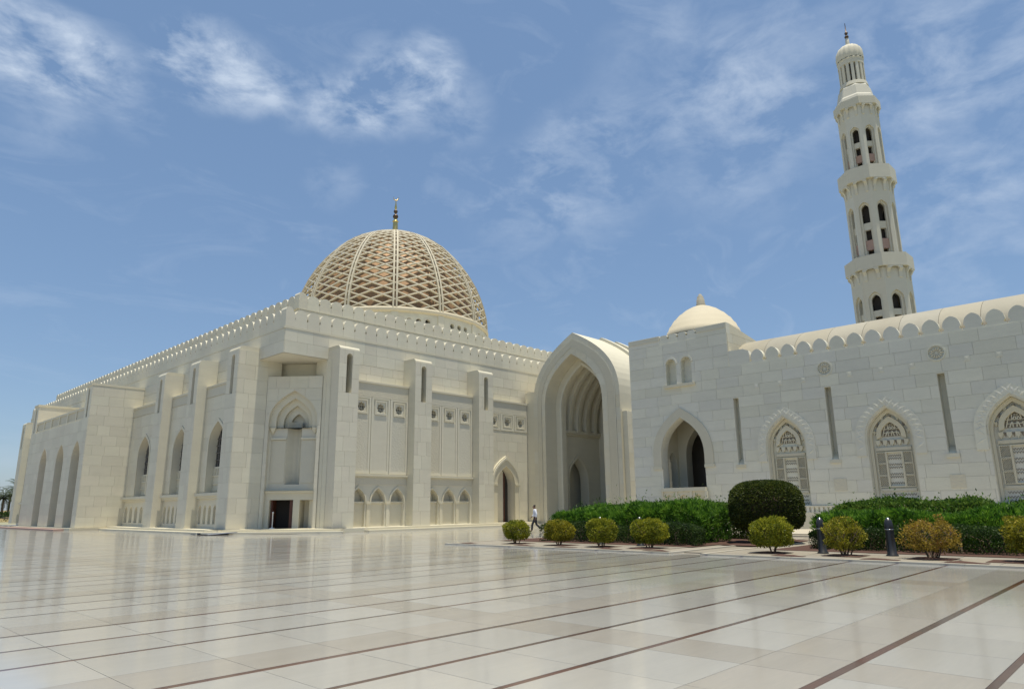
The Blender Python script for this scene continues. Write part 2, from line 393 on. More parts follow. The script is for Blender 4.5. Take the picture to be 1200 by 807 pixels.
def garden():
    # paved strip with planting slots, kerbs, soil beds and the terrace along the arcade
    pv = MB(); pv.box(21.42, 50, 13.15, 24.5, -.3, .03); pv.box(21.42, 41.95, -12, 11.75, -.3, .03); pv.box(22.3, 41.95, 11.75, 13.15, -.3, .012); pv.box(41.95, 50, -12, 13.15, -.3, 0)
    gp = structure(pv.obj('garden_paving', 'paving')); rg = random.Random(8)
    for x0, x1, y0, y1, nm in ((21.30, 21.42, 13.03, 24.5, 0), (21.42, 33, 13.03, 13.15, 0), (21.30, 21.42, -12, 11.87, 0), (21.42, 33, 11.75, 11.87, 0), (21.3, 48, 24.5, 24.6, 0)):
        n = max(1, round(max(x1-x0, y1-y0)/1.5)); k = MB()
        for i in range(n):
            f0, f1 = i/n, (i+1)/n
            m = MB(); 
            if x1-x0 > y1-y0: m.box(x0+(x1-x0)*f0+.004, x0+(x1-x0)*f1-.004, y0, y1, -.1, .055)
            else: m.box(x0, x1, y0+(y1-y0)*f0+.004, y0+(y1-y0)*f1-.004, -.1, .055)
            m.obj('kerb_stone', 'kerb_stone', gp)
    # paving flags of the strip (laid between the slots), then soil slots and beds
    y = -11.9
    while y < 23.2:
        for i, x in enumerate((21.43, 22.15, 23.45)):
            w = (.71, 1.29, .9)[i]
            if 11.7 < y+.65 and y < 13.2: continue
            z = .045+rg.random()*.004
            MB().box(x+.004, x+w-.006, y+.005, min(y+1.29, 24.49), .0, z).obj('paving_flag', 'paving', gp)
        y += 1.3
    so = MB()
    def bed(x0, x1, y0, y1, z=.056, n=14):
        nx, ny = max(2, int((x1-x0)*3)), max(2, int((y1-y0)*3)); P = []; 
        for j in range(ny+1):
            for i in range(nx+1):
                e = 0 if i in (0, nx) or j in (0, ny) else rg.uniform(.01, .05)
                P.append((x0+(x1-x0)*i/nx, y0+(y1-y0)*j/ny, z+e))
        so.add(P, [(j*(nx+1)+i, j*(nx+1)+i+1, (j+1)*(nx+1)+i+1, (j+1)*(nx+1)+i) for j in range(ny) for i in range(nx)], True)
    bed(24.4, 33, 13.9, 24.2); bed(24.4, 33, -12, 10.9); bed(26.2, 31.5, 12.0, 13.8, .058)
    for y in (21.49, 19.04, 16.91, 14.95, 10.17, 7.82, 5.47, 3.59): bed(22.3, 23.4, y-.55, y+.55)
    for y in (23.6, 20.2, 18, 15.9, 13.9, 9.2, 6.6, 4.5, 2.6): bed(21.62, 21.95, y-.55, y+.45)
    o = so.obj('soil', 'soil'); structure(o)
    tr = MB(); tr.box(35.2, 41.9, -12, 24, -.1, .17); tr.box(34.8, 35.2, -12, 24, -.1, .10)
    structure(tr.obj('terrace', 'kerb_stone'))
    bk = MB(); rg = random.Random(3); P = []
    for j in range(5):
        for i in range(41): P.append((-60+i*4, 190+j*14+rg.uniform(-2, 2), -.4+[0, 1.6, 2.4, 2.2, 0][j]*(1+rg.uniform(-.3, .3))))
    bk.add(P, [(j*41+i, j*41+i+1, (j+1)*41+i+1, (j+1)*41+i) for j in range(4) for i in range(40)], True)
    structure(bk.obj('earth_bank', 'dry_bank'))
garden()

# ------------------------------------------------------------------ prayer hall
UB, VB = 22.0, 43.3            # buttress planes
UU, VU = 23.56, 44.86          # upper wall planes
UE, VE = 97.0, 117.8           # far ends
HC = (59.2, 80.6)
ZC = 14.47
hall = thing('prayer_hall', (HC[0], HC[1], 0), 'long cream stone prayer hall with buttresses, stepped merlons and latticed dome', 'mosque')
def slot_hole(c): return roundtop(c, .5, 9.9, 12.85)
def buttress(fr, c, d, dback, seed, z1=13.15, w=1.74):
    """tall pier with a deep slot in its face and a weathered sloping cap"""
    b = MB(); h = slot_hole(c); out = rect(c-w/2, c+w/2, .3, z1)
    b.panel(fr, out, [h], d, dback, True); b.flat(fr, [(x, z) for x, z in h], [], d-1.15)
    b.flat(fr, out, [], dback)
    o = b.obj('buttress', 'hall_stone', hall)
    cap = MB(); n = 5; pr = [(0, 0)]+[(.34*(1-math.cos(math.pi/2*i/n))+.0, .26*math.sin(math.pi/2*i/n)) for i in range(n+1)]
    dep = d-dback
    P = [(d-q, z1+zz) for q, zz in pr[1:]]+[(dback, z1+.26)]
    m = len(P); cap.add([fr(c-w/2-.0, z, dd) for dd, z in P]+[fr(c+w/2, z, dd) for dd, z in P], [(i, i+1, m+i+1, m+i) for i in range(m-1)])
    for sgn in (-1, 1): cap.add([fr(c+sgn*w/2, z, dd) for dd, z in P]+[fr(c+sgn*w/2, z1, dback)], [tuple(range(m+1))])
    cap.obj('cap', 'light_stone', o)
    clad(fr, c-w/2, c+w/2, .3, z1-.02, d, [h], 1.05, .9, o, 'hall_stone', seed, 14)
    return o
# --- blind bay of the front
def star_window(fr, c, z, d, parent, s=1.0):
    fm = MB(); fm.panel(fr, rect(c-.56*s, c+.56*s, z-.56*s, z+.56*s), [rect(c-.43*s, c+.43*s, z-.43*s, z+.43*s)], d+.07, d-.02)
    o = fm.obj('window_frame', 'light_stone', parent)
    n = 16; star = [(c+(.34 if i % 2 else .42)*.84*s*math.cos(2*math.pi*i/n), z-.04+(.34 if i % 2 else .42)*.9*s*math.sin(2*math.pi*i/n)) for i in range(n)]
    pl = MB(); pl.panel(fr, rect(c-.43*s, c+.43*s, z-.43*s, z+.43*s), [star], d+.012, d-.3, skirt=False); pl.obj('star_panel', 'hall_stone', o)
    gl = MB(); gl.flat(fr, star, [], d-.3); gl.obj('pane', 'lead_and_shade', o)
    br = MB()
    for k in (-.17, 0, .17): br.fbox(fr, c+k*s-.02, c+k*s+.02, z-.38*s, z+.36*s, d-.26, d-.2)
    for k in (-.15, .12): br.fbox(fr, c-.36*s, c+.36*s, z+k*s-.02, z+k*s+.02, d-.265, d-.205)
    br.obj('grille', 'hall_stone', o)
    return [star]
def bay(fr, a0, a1, d, seed, door=False, nn=3):
    w = a1-a0; ztop = 11.15; holes = []; cs = [a0+w*(i+.5)/nn for i in range(nn)]
    if not door:
        holes = [arch(c, w/nn*.70, .32, 2.15, 3.1) for c in cs]
    else:
        holes = [arch(DOORC, 2.25, .05, 3.55, 5.2)]
    sq = [rect(c-.43, c+.43, 9.2-.43, 9.2+.43) for c in cs]
    wl = MB(); wl.panel(fr, rect(a0, a1, 0, ztop), holes+sq, d, d-.75, skirt=False)
    wl.add([fr(a0, ztop, d), fr(a1, ztop, d), fr(a1, ztop, d-.8), fr(a0, ztop, d-.8)], [(0, 1, 2, 3)])
    o = wl.obj('bay_wall', 'hall_stone', hall)
    for c in cs: star_window(fr, c, 9.2, d+.0, o)
    fz = MB(); fz.fbox(fr, a0+.02, a1-.02, 9.95, 11.0, d, d+.05); fz.obj('frieze', 'carved_fine', o)
    cp = MB(); cp.fbox(fr, a0+.01, a1-.01, 11.0, 11.14, d, d+.12); cp.obj('coping', 'light_stone', o)
    zlow = 4.06 if not door else 8.3
    if not door:
        ld = MB(); ld.fbox(fr, a0+.02, a1-.02, 4.0, 4.12, d, d+.24); ld.fbox(fr, a0+.02, a1-.02, 3.92, 4.0, d, d+.16); ld.obj('ledge', 'light_stone', o)
        f2 = MB(); f2.fbox(fr, a0+.02, a1-.02, 3.38, 3.92, d, d+.05); f2.obj('frieze', 'carved_fine', o)
    # tall panels with raised margins
    for i, c in enumerate(cs):
        hw = w/nn/2
        pm = MB(); pm.panel(fr, rect(c-hw+.03, c+hw-.03, zlow+.1, 9.93), [rect(c-hw+.2, c+hw-.2, zlow+.3, 9.93-.1)], d+.06, d)
        if i == 0 or True: pm.obj('panel_margin', 'hall_stone', o)
        pc = MB(); pc.fbox(fr, c-hw+.2, c+hw-.2, zlow+.3, 8.6, d, d+.016); pc.obj('panel', 'hall_stone' if i % 2 else 'carved_fine', o)
    if not door:
        for c, h in zip(cs, holes):
            bk = MB(); bk.flat(fr, h, [], d-.62); bk.obj('niche_back', 'hall_stone', o)
            lo = MB(); lo.fbox(fr, c-w/nn*.35, c+w/nn*.35, .32, 2.0, d-.6, d-.2); lo.fbox(fr, c-w/nn*.35, c+w/nn*.35, 2.0, 2.14, d-.61, d-.1); lo.obj('niche_block', 'light_stone', o)
            ri = MB(); ri.ring(fr, arch(c, w/nn*.70+.22, 2.0, 2.15, 3.27), arch(c, w/nn*.70, 2.0, 2.15, 3.1), d, d+.07); ri.obj('niche_arch', 'light_stone', o)
        for k in range(nn-1):
            pl = MB(); x = a0+w*(k+1)/nn; pl.fbox(fr, x-.13, x+.13, .32, 1.95, d, d+.08); pl.fbox(fr, x-.2, x+.2, 1.95, 2.12, d, d+.13); pl.obj('pilaster', 'light_stone', o)
    else:
        h = holes[0]; c = DOORC
        clad(fr, a0, a1, .35, 8.3, d, [arch(c, 3.74, .05, 3.7, 6.12)], .9, 1.2, o, 'hall_stone', seed+3, 40)
        s = MB(); s.panel(fr, arch(c, 3.7, .06, 3.7, 6.1), [arch(c, 2.25, .05, 3.55, 5.2)], d+.22, d); so_ = s.obj('door_surround', 'light_stone', o)
        s = MB(); s.ring(fr, arch(c, 3.5, .3, 3.68, 5.98), arch(c, 3.2, .3, 3.66, 5.78), d+.2, d+.29); s.obj('moulding', 'hall_stone', so_)
        s = MB(); s.fbox(fr, c-1.86, c-1.12, 3.5, 3.64, d+.2, d+.3); s.fbox(fr, c+1.12, c+1.86, 3.5, 3.64, d+.2, d+.3); s.obj('impost', 'light_stone', so_)
        s = MB(); s.flat(fr, h, [], d-.74); s.obj('doorway', 'shade_black', o)
        lf = MB(); lf.prism(fr, [(c-1.12, .06), (c+.42, .06), (c+.42, 4.75), (c+.1, 5.05), (c-.3, 4.85), (c-.85, 4.3), (c-1.12, 3.5)], d-.62, d-.7); dl = lf.obj('door_leaf', 'hall_stone', o)
        lf = MB(); lf.fbox(fr, c+.42, c+.54, .06, 4.6, d-.71, d-.55); lf.obj('door_edge', 'wood_dark', dl)
        st = MB(); st.fbox(fr, c-2.6, c+2.6, 0, .16, d+.3, d+1.75); st.fbox(fr, c-2.2, c+2.2, .16, .31, d+.3, d+1.2); st.obj('door_step', 'light_stone', o)
DOORC = 45.25
fc = [28.02, 35.07, 42.12]
def hall_walls():
    # core with chamfered lower corner, so the upper corner overhangs it
    cb, ca = (24.34, 48.45), (27.1, 45.34)
    w = MB(); fh = []
    w.flat(FF, rect(27.1, UE-1.6, 0, 11.35), [rect(fc[2]+.5, 49, 0, 11.1)], -VU); w.flat(FF, rect(UU, UE-1.6, 12.52, ZC), [], -VU); w.flat(FF, rect(27.1, UE-1.6, 11.35, 12.52), [], -VU)
    front = w.obj('front_wall', 'hall_stone', hall)
    clad(FF, UU, 58, 12.52, ZC-.16, -VU, [], .9, 1.5, front, 'hall_stone', 11, 60)
    clad(FF, 28.9, 50, 11.2, 12.5, -VU, [], .65, 1.4, front, 'hall_stone', 12, 40)
    w = MB(); w.flat(FL, rect(48.45, VE-1.6, 0, 12.52), [], -UU); w.flat(FL, rect(VU, VE-1.6, 12.52, ZC), [], -UU)
    side = w.obj('side_wall', 'hall_stone', hall)
    clad(FL, VU, VE-1.6, 12.52, ZC-.16, -UU, [], .9, 1.5, side, 'hall_stone', 13, 60)
    clad(FL, 50.3, 72, 11.2, 12.5, -UU, [], .65, 1.4, side, 'hall_stone', 14, 30)
    for fr, a0, a1, d, p in ((FF, UU-.1, 60, -VU, front), (FL, VU-.1, VE-1.5, -UU, side)):
        m = MB(); q_ = 0 if fr is FF else .006; m.fbox(fr, a0 if fr is FF else a0+.13, a1, ZC-.15+q_, ZC-.02-q_, d-.2, d+.055); m.obj('cornice', 'light_stone', p)
    # far sides and roof, plain
    b = MB(); b.add([(UE-1.6, VU, 0), (UE-1.6, VE-1.6, 0), (UE-1.6, VE-1.6, ZC), (UE-1.6, VU, ZC)], [(0, 1, 2, 3)]); b.add([(UU, VE-1.6, 0), (UE-1.6, VE-1.6, 0), (UE-1.6, VE-1.6, ZC), (UU, VE-1.6, ZC)], [(0, 1, 2, 3)])
    b.obj('rear_wall', 'hall_stone', hall)
    b = MB(); b.box(UU+.05, UE-1.65, VU+.05, VE-1.65, ZC-.25, ZC-.05); b.box(25.66, UE-3.7, 46.96, VE-3.7, ZC-.06, 16.72); ro = b.obj('roof', 'light_stone', hall)
    m = MB()
    m.fbox(FF, 25.6, 60, 16.6, 16.715, -46.97, -46.90); m.fbox(FL, 46.95, VE-3.7, 16.6, 16.71, -25.67, -25.6); m.obj('cornice', 'light_stone', ro)
    clad(FF, 25.66, 58, ZC, 16.57, -46.95, [], .7, 1.5, ro, 'hall_stone', 15, 20)
    # corner recess: soffit, cheeks, deep frieze
    s = MB(); s.add([(UU, VU, 12.5), (30.6, VU, 12.5), (30.6, 52, 12.5), (UU, 52, 12.5)], [(0, 1, 2, 3)]); s.obj('soffit', 'hall_stone', hall)
    t = (Vector((*ca, 0))-Vector((*cb, 0))); L_ = t.length; t.normalize(); n = Vector((t.y, -t.x, 0)); FC = Fr(t, n, (*cb, 0))
    hd = [rect(.62, 2.36, .3, 2.30), rect(2.84, 4.02, .3, 2.28)]
    o1 = arch(2.08, 3.62, 2.95, 7.95, 10.25)
    wl = MB(); wl.panel(FC, rect(0, L_, 0, 11.34), [rect(.27, 3.89, 0, 2.94), o1], 0, -.45, skirt=False); wl.add([FC(0, 11.34, 0), FC(L_, 11.34, 0), FC(L_, 11.34, -1.4), FC(0, 11.34, -1.4)], [(0, 1, 2, 3)])
    wl.add([FC(-.6, 11.3, -1.3), FC(L_+.6, 11.3, -1.3), FC(L_+.6, 12.55, -1.3), FC(-.6, 12.55, -1.3)], [(0, 1, 2, 3)])
    ch = wl.obj('corner_wall', 'hall_stone', hall)
    clad(FC, 0, L_, .3, 11.33, 0, [rect(.2, 3.96, 0, 3.0), o1], .92, 1.2, ch, 'hall_stone', 16, 40)
    # nested pointed arches with cusped feet
    prev = o1; dd = -.0
    for k, (wd_, za, zs) in enumerate(((2.72, 9.72, 7.9), (1.92, 9.2, 7.85), (1.1, 8.62, 7.8))):
        cur = arch(2.08+.05*k, wd_, 7.45-.0*k, zs, za)
        d0 = -.28-.32*k
        nb = MB(); nb.panel(FC, arch(2.08, 3.62, 7.5, 7.95, 10.25) if k == 0 else arch(2.08+.05*(k-1), (2.72, 1.92)[k-1], 7.5, (7.9, 7.85)[k-1], (9.72, 9.2)[k-1]), [[(x, max(z, 7.5)) for x, z in arch(2.08+.05*k, wd_, 7.5, zs, za)]], d0, d0-.4, skirt=True); nb.obj('nested_arch', 'light_stone', ch)
        for sx in (-1, 1):
            x = 2.08+.05*k+sx*(wd_/2+.22); cu = MB(); cu.lathe(FC(x, 7.05, d0-.06), [(.01, 0), (.1, .14), (.2, .32), (.24, .46)], 10); cu.obj('cusp', 'light_stone', ch)
    bk = MB(); bk.flat(FC, rect(.27, 3.89, 2.95, 7.5), [rect(1.55, 2.65, 3.4, 7.5)], -.46); bk.flat(FC, arch(2.18, 1.3, 6.9, 7.8, 8.8), [], -1.3); bk.flat(FC, arch(2.08, 3.7, 7.4, 7.95, 10.4), [arch(2.18, 1.1, 7.3, 7.8, 8.62)], -1.28)
    q = [(1.55, -.46), (1.8, -1.0), (2.1, -1.3), (2.4, -1.0), (2.65, -.46)]
    bk.add([FC(a, z, d) for z in (3.4, 8.0) for a, d in q], [(i, i+1, 6+i, 5+i) for i in range(4)], True); bk.obj('niche_back', 'hall_stone', ch)
    for a0_, a1_ in ((.45, 1.5), (2.7, 3.72)):
        p = MB(); p.fbox(FC, a0_, a1_, 3.5, 6.6, -.46, -.41); p.obj('carved_panel', 'carved_fine', ch); p = MB(); p.fbox(FC, a0_-.05, a1_+.05, 6.66, 6.78, -.46, -.3); p.obj('moulding', 'light_stone', ch)
    li = MB(); li.panel(FC, rect(.27, 3.89, 0, 2.94), hd, -.25, -1.4, skirt=False); li.add([FC(.27, 2.94, -.25), FC(3.89, 2.94, -.25), FC(3.89, 2.94, -.5), FC(.27, 2.94, -.5)], [(0, 1, 2, 3)]); lo = li.obj('door_wall', 'light_stone', ch)
    m = MB(); m.fbox(FC, .3, 3.86, 2.8, 2.93, -.26, -.12); m.obj('lintel', 'light_stone', ch)
    dv = MB(); dv.flat(FC, hd[0], [], -1.38); dv.obj('doorway', 'shade_black', ch)
    dv = MB(); dv.flat(FC, hd[1], [], -1.36); dv.obj('doorway', 'hall_stone', ch)
    for a0_, a1_, dd in ((.66, .78, -.5), (2.05, 2.34, -.45)):
        lf = MB(); lf.fbox(FC, a0_, a1_, .31, 2.28, dd-.75, dd); dl = lf.obj('door_leaf', 'wood_dark', ch)
        lf = MB()
        for z in (.5, 1.1, 1.7): lf.fbox(FC, a0_+.03, a1_-.03, z, z+.42, dd-.01, dd+.02)
        lf.obj('door_panel', 'wood_dark', dl)
    # plinth steps round the two faces
    pl = MB(); pl.fbox(FF, 29.5, 48.2, 0, .14, -VB-.1, -VB+1.15); pl.fbox(FF, 27.0, 48.2, 0, .3, -VB-1.0, -VB+.55); pl.obj('plinth', 'light_stone', hall)
    pl = MB(); pl.fbox(FL, 50.4, 71.9, 0, .14, -UB-.1, -UB+1.15); pl.fbox(FL, 48.4, 71.9, 0, .3, -UB-1.0, -UB+.55); pl.obj('plinth', 'light_stone', hall)
    pl = MB(); pl.fbox(FC, -2.9, L_+2.4, 0, .3, -1.2, 2.05); pl.fbox(FC, -3.2, L_+2.7, 0, .15, 2.05, 2.6); pl.obj('doorstep', 'light_stone', hall)
    # cheeks of the end buttresses beside the chamfer
    c = MB(); c.add([(27.13, VB+1, .3), (27.13, 46.4, .3), (27.13, 46.4, 12.5), (27.13, VB+1, 12.5)], [(0, 1, 2, 3)]); c.add([(UB+1, 48.48, .3), (25.4, 48.48, .3), (25.4, 48.48, 12.5), (UB+1, 48.48, 12.5)], [(0, 1, 2, 3)]); c.obj('cheek', 'hall_stone', hall)
hall_walls()
for i, c in enumerate(fc): buttress(FF, c, -VB, -VU, 20+i)
lc = [49.35, 56.35, 63.35]
for i, c in enumerate(lc+[97.8, 104.8, 111.8]): buttress(FL, c, -UB, -UU, 30+i)
# broad flank of the first side buttress and of the front ones
FFs = FF
clad(FF, UB, UU+.75, .3, 13.1, -48.478, [], 1.05, 1.3, hall, 'hall_stone', 41, 30)
bay(FF, fc[0]+.87, fc[1]-.87, -44.15, 50); bay(FF, fc[1]+.87, fc[2]-.87, -44.15, 51)
bay(FF, fc[2]+.87, 48.3, -44.15, 52, door=True)
# --- windowed bays of the long side
def side_bay(a0, a1, seed, near=True):
    fr, d = FL, -22.85; c = (a0+a1)/2+.1; ztop = 11.25; wh = arch(c, 2.75, 2.95, 6.5, 8.3)
    n5 = [arch(a0+(a1-a0)*(i+.5)/6, (a1-a0)/6*.55, .62, 1.6, 2.05, 5) for i in range(6)]
    w = MB(); w.panel(fr, rect(a0, a1, 0, ztop), [wh]+n5, d, d-.7, skirt=False); w.add([fr(a0, ztop, d), fr(a1, ztop, d), fr(a1, ztop, d-.8), fr(a0, ztop, d-.8)], [(0, 1, 2, 3)])
    o = w.obj('bay_wall', 'hall_stone', hall)
    m = MB(); m.fbox(fr, a0+.02, a1-.02, 10.35, 11.1, d, d+.06); m.obj('frieze', 'carved_stone', o)
    m = MB(); m.fbox(fr, a0+.01, a1-.01, 11.1, 11.24, d, d+.14); m.obj('coping', 'light_stone', o)
    m = MB(); m.fbox(fr, a0+.15, a1-.15, 2.68, 2.9, d-.02, d+.42); m.fbox(fr, a0+.25, a1-.25, 2.5, 2.68, d-.02, d+.25); m.obj('sill', 'light_stone', o)
    for h in n5:
        m = MB(); m.flat(fr, h, [], d-.28); m.obj('niche_back', 'hall_stone', o)
    m = MB(); m.ring(fr, arch(c, 3.1, 3, 6.5, 8.55), arch(c, 2.75, 3, 6.5, 8.3), d, d+.08); m.obj('window_arch', 'light_stone', o)
    clad(fr, a0, a1, 3.0, 10.3, d, [arch(c, 3.14, 2.9, 6.5, 8.58)], 1.05, 1.4, o, 'hall_stone', seed, 24)
    g_ = MB(); g_.flat(fr, arch(c, 2.75, 4.9, 6.5, 8.3), [], d-.62); wn = g_.obj('window', 'glass_dark', o)
    t = MB(); 
    for k in range(-2, 3): t.fbox(fr, c+k*.42-.03, c+k*.42+.03, 4.9, 7.6, d-.6, d-.55)
    for z in (5.4, 5.95, 6.5, 7.05): t.fbox(fr, c-1.36, c+1.36, z-.025, z+.025, d-.605, d-.545)
    t.obj('tracery', 'lead_and_shade', wn)
    b = MB(); b.fbox(fr, c-1.37, c+1.37, 2.95, 4.9, d-.66, d-.5)
    for z in (3.05, 3.55, 4.15): b.fbox(fr, c-1.37, c+1.37, z, z+.1, d-.5, d-.42)
    for k in range(8): b.fbox(fr, c-1.3+k*.36, c-1.18+k*.36, 4.25, 4.75, d-.5, d-.43)
    b.obj('spandrel', 'light_stone', wn)
ks = lc+[72.6]
for i in range(3): side_bay(ks[i]+.87, ks[i+1]-.87 if i < 2 else 72.0, 60+i)
for a, b in ((98.7, 103.9), (105.7, 110.9)): side_bay(a, b, 66)
# --- projecting porch in the middle of the long side
def porch():
    x0, ya, yb = 19.0, 72.0, 92.6; d = -x0
    hs = [arch(c, 2.6, .25, 6.2, 8.15) for c in (74.55, 79.75, 85.9)]
    w = MB(); w.panel(FL, rect(ya, yb, 0, 10.1), hs, d, d-1.1, skirt=False); w.add([FL(ya, 10.1, d), FL(yb, 10.1, d), FL(yb, 10.1, -UU), FL(ya, 10.1, -UU)], [(0, 1, 2, 3)])
    o = w.obj('porch_wall', 'hall_stone', hall)
    clad(FL, ya, yb, .25, 10.05, d, hs, 1.05, 1.5, o, 'hall_stone', 70, 60)
    m = MB(); m.box(x0+2.7, x0+2.8, 72.5, yb-.5, 0, 9.9); m.obj('inner_wall', 'hall_stone', o)
    bl = MB(); bl.box(x0+.1, x0+.35, 73.6, 90.9, 10.1, 10.3); bl.box(x0+.08, x0+.37, 73.6, 90.9, 11.1, 11.28); b_ = bl.obj('balustrade', 'light_stone', o)
    n = 6
    for i in range(n):
        y = 73.6+17.3*i/n; m = MB(); m.box(x0+.16, x0+.3, y+.3, y+17.3/n-.05, 10.3, 11.1); m.obj('baluster_panel', 'carved_stone', b_); m = MB(); m.box(x0+.06, x0+.4, y-.12, y+.18, 10.1, 11.3); m.obj('post', 'light_stone', b_)
    for y0, y1 in ((ya, ya+1.7), (yb-1.7, yb)):
        c = (y0+y1)/2; h = roundtop(c, .45, 10.2, 12.9)
        m = MB(); m.panel(FL, rect(y0, y1, 10.05, 13.1), [h], d+.004, -UU); m.flat(FL, h, [], d-.8); p = m.obj('pier', 'hall_stone', o)
        m = MB(); m.fbox(FL, y0-.05, y1+.05, 13.1, 13.32, -UU, d+.08); m.obj('cap', 'light_stone', p)
    m = MB(); m.add([(x0, ya+.001, 0), (UU+.2, ya+.001, 0), (UU+.2, ya+.001, 13.1), (x0, ya+.001, 13.1)], [(0, 1, 2, 3)]); m.add([(x0, yb, 0), (UU, yb, 0), (UU, yb, 10.1), (x0, yb, 10.1)], [(0, 1, 2, 3)]); fl_ = m.obj('flank_wall', 'hall_stone', o)
    clad(FF, x0, UU, .25, 13.08, -ya, [], .92, 1.5, fl_, 'hall_stone', 71, 60)
    m = MB(); m.box(x0-.5, UU, ya-.35, yb+.4, 0, .22); m.obj('step', 'light_stone', o)
    m = MB(); m.box(x0-1.3, x0-.5, ya+1.3, yb+6, 0, .14); m.obj('step', 'rose_stone', o)
porch()
# --- merlons, two tiers
def merlon_poly(w, h, c=0, z=0):
    hw = w/2; P = [(c-hw, z), (c+hw, z), (c+hw, z+h*.38), (c+hw*.90, z+h*.44), (c+hw*.90, z+h*.50), (c+hw*.985, z+h*.57)]
    top = [(c+hw*.98*math.cos(t), z+h*.58+h*.42*math.sin(t)**.9) for t in [math.pi/2*i/6 for i in range(1, 7)]]
    Q = P+top; return Q+[(2*c-x, zz) for x, zz in reversed(Q[2:-1])]
def merlons(fr, a0, a1, z, h, d, th, sp, mt, parent, name='merlon'):
    n = round((a1-a0)/sp); s = (a1-a0)/n; me = None
    for i in range(n):
        a = a0+s*(i+.5); p0 = fr(a, z, d)
        if me is None:
            b = MB(); b.prism(fr, merlon_poly(s-.012, h), 0, -th); b.v = [tuple(Vector(v)) for v in b.v]; me = b.mesh(name)
        link(name, me, mt, parent, loc=p0)
merlons(FF, UU+.7, 56, ZC, 1.36, -VU+.02, .4, 1.04, 'hall_stone', hall)
merlons(FL, VU+.7, VE-1.8, ZC, 1.36, -UU+.02, .4, 1.06, 'hall_stone', hall)
merlons(FF, 25.66+.7, 57, 16.72, 1.12, -46.95, .4, 1.04, 'hall_stone', hall)
merlons(FL, 46.96+.7, VE-4, 16.72, 1.12, -25.65, .4, 1.06, 'hall_stone', hall)
for x, y, z, h in ((UU, VU, ZC, 1.5), (25.66, 46.96, 16.72, 1.26)):
    m = MB(); m.prism(FF, [(x-.03, z), (x+.72, z), (x+.72, z+h*.62), (x+.5, z+h*.9), (x+.3, z+h), (x+.05, z+h*.96), (x-.03, z+h*.85)], -y+.03, -y-.7); m.obj('corner_merlon', 'hall_stone', hall)
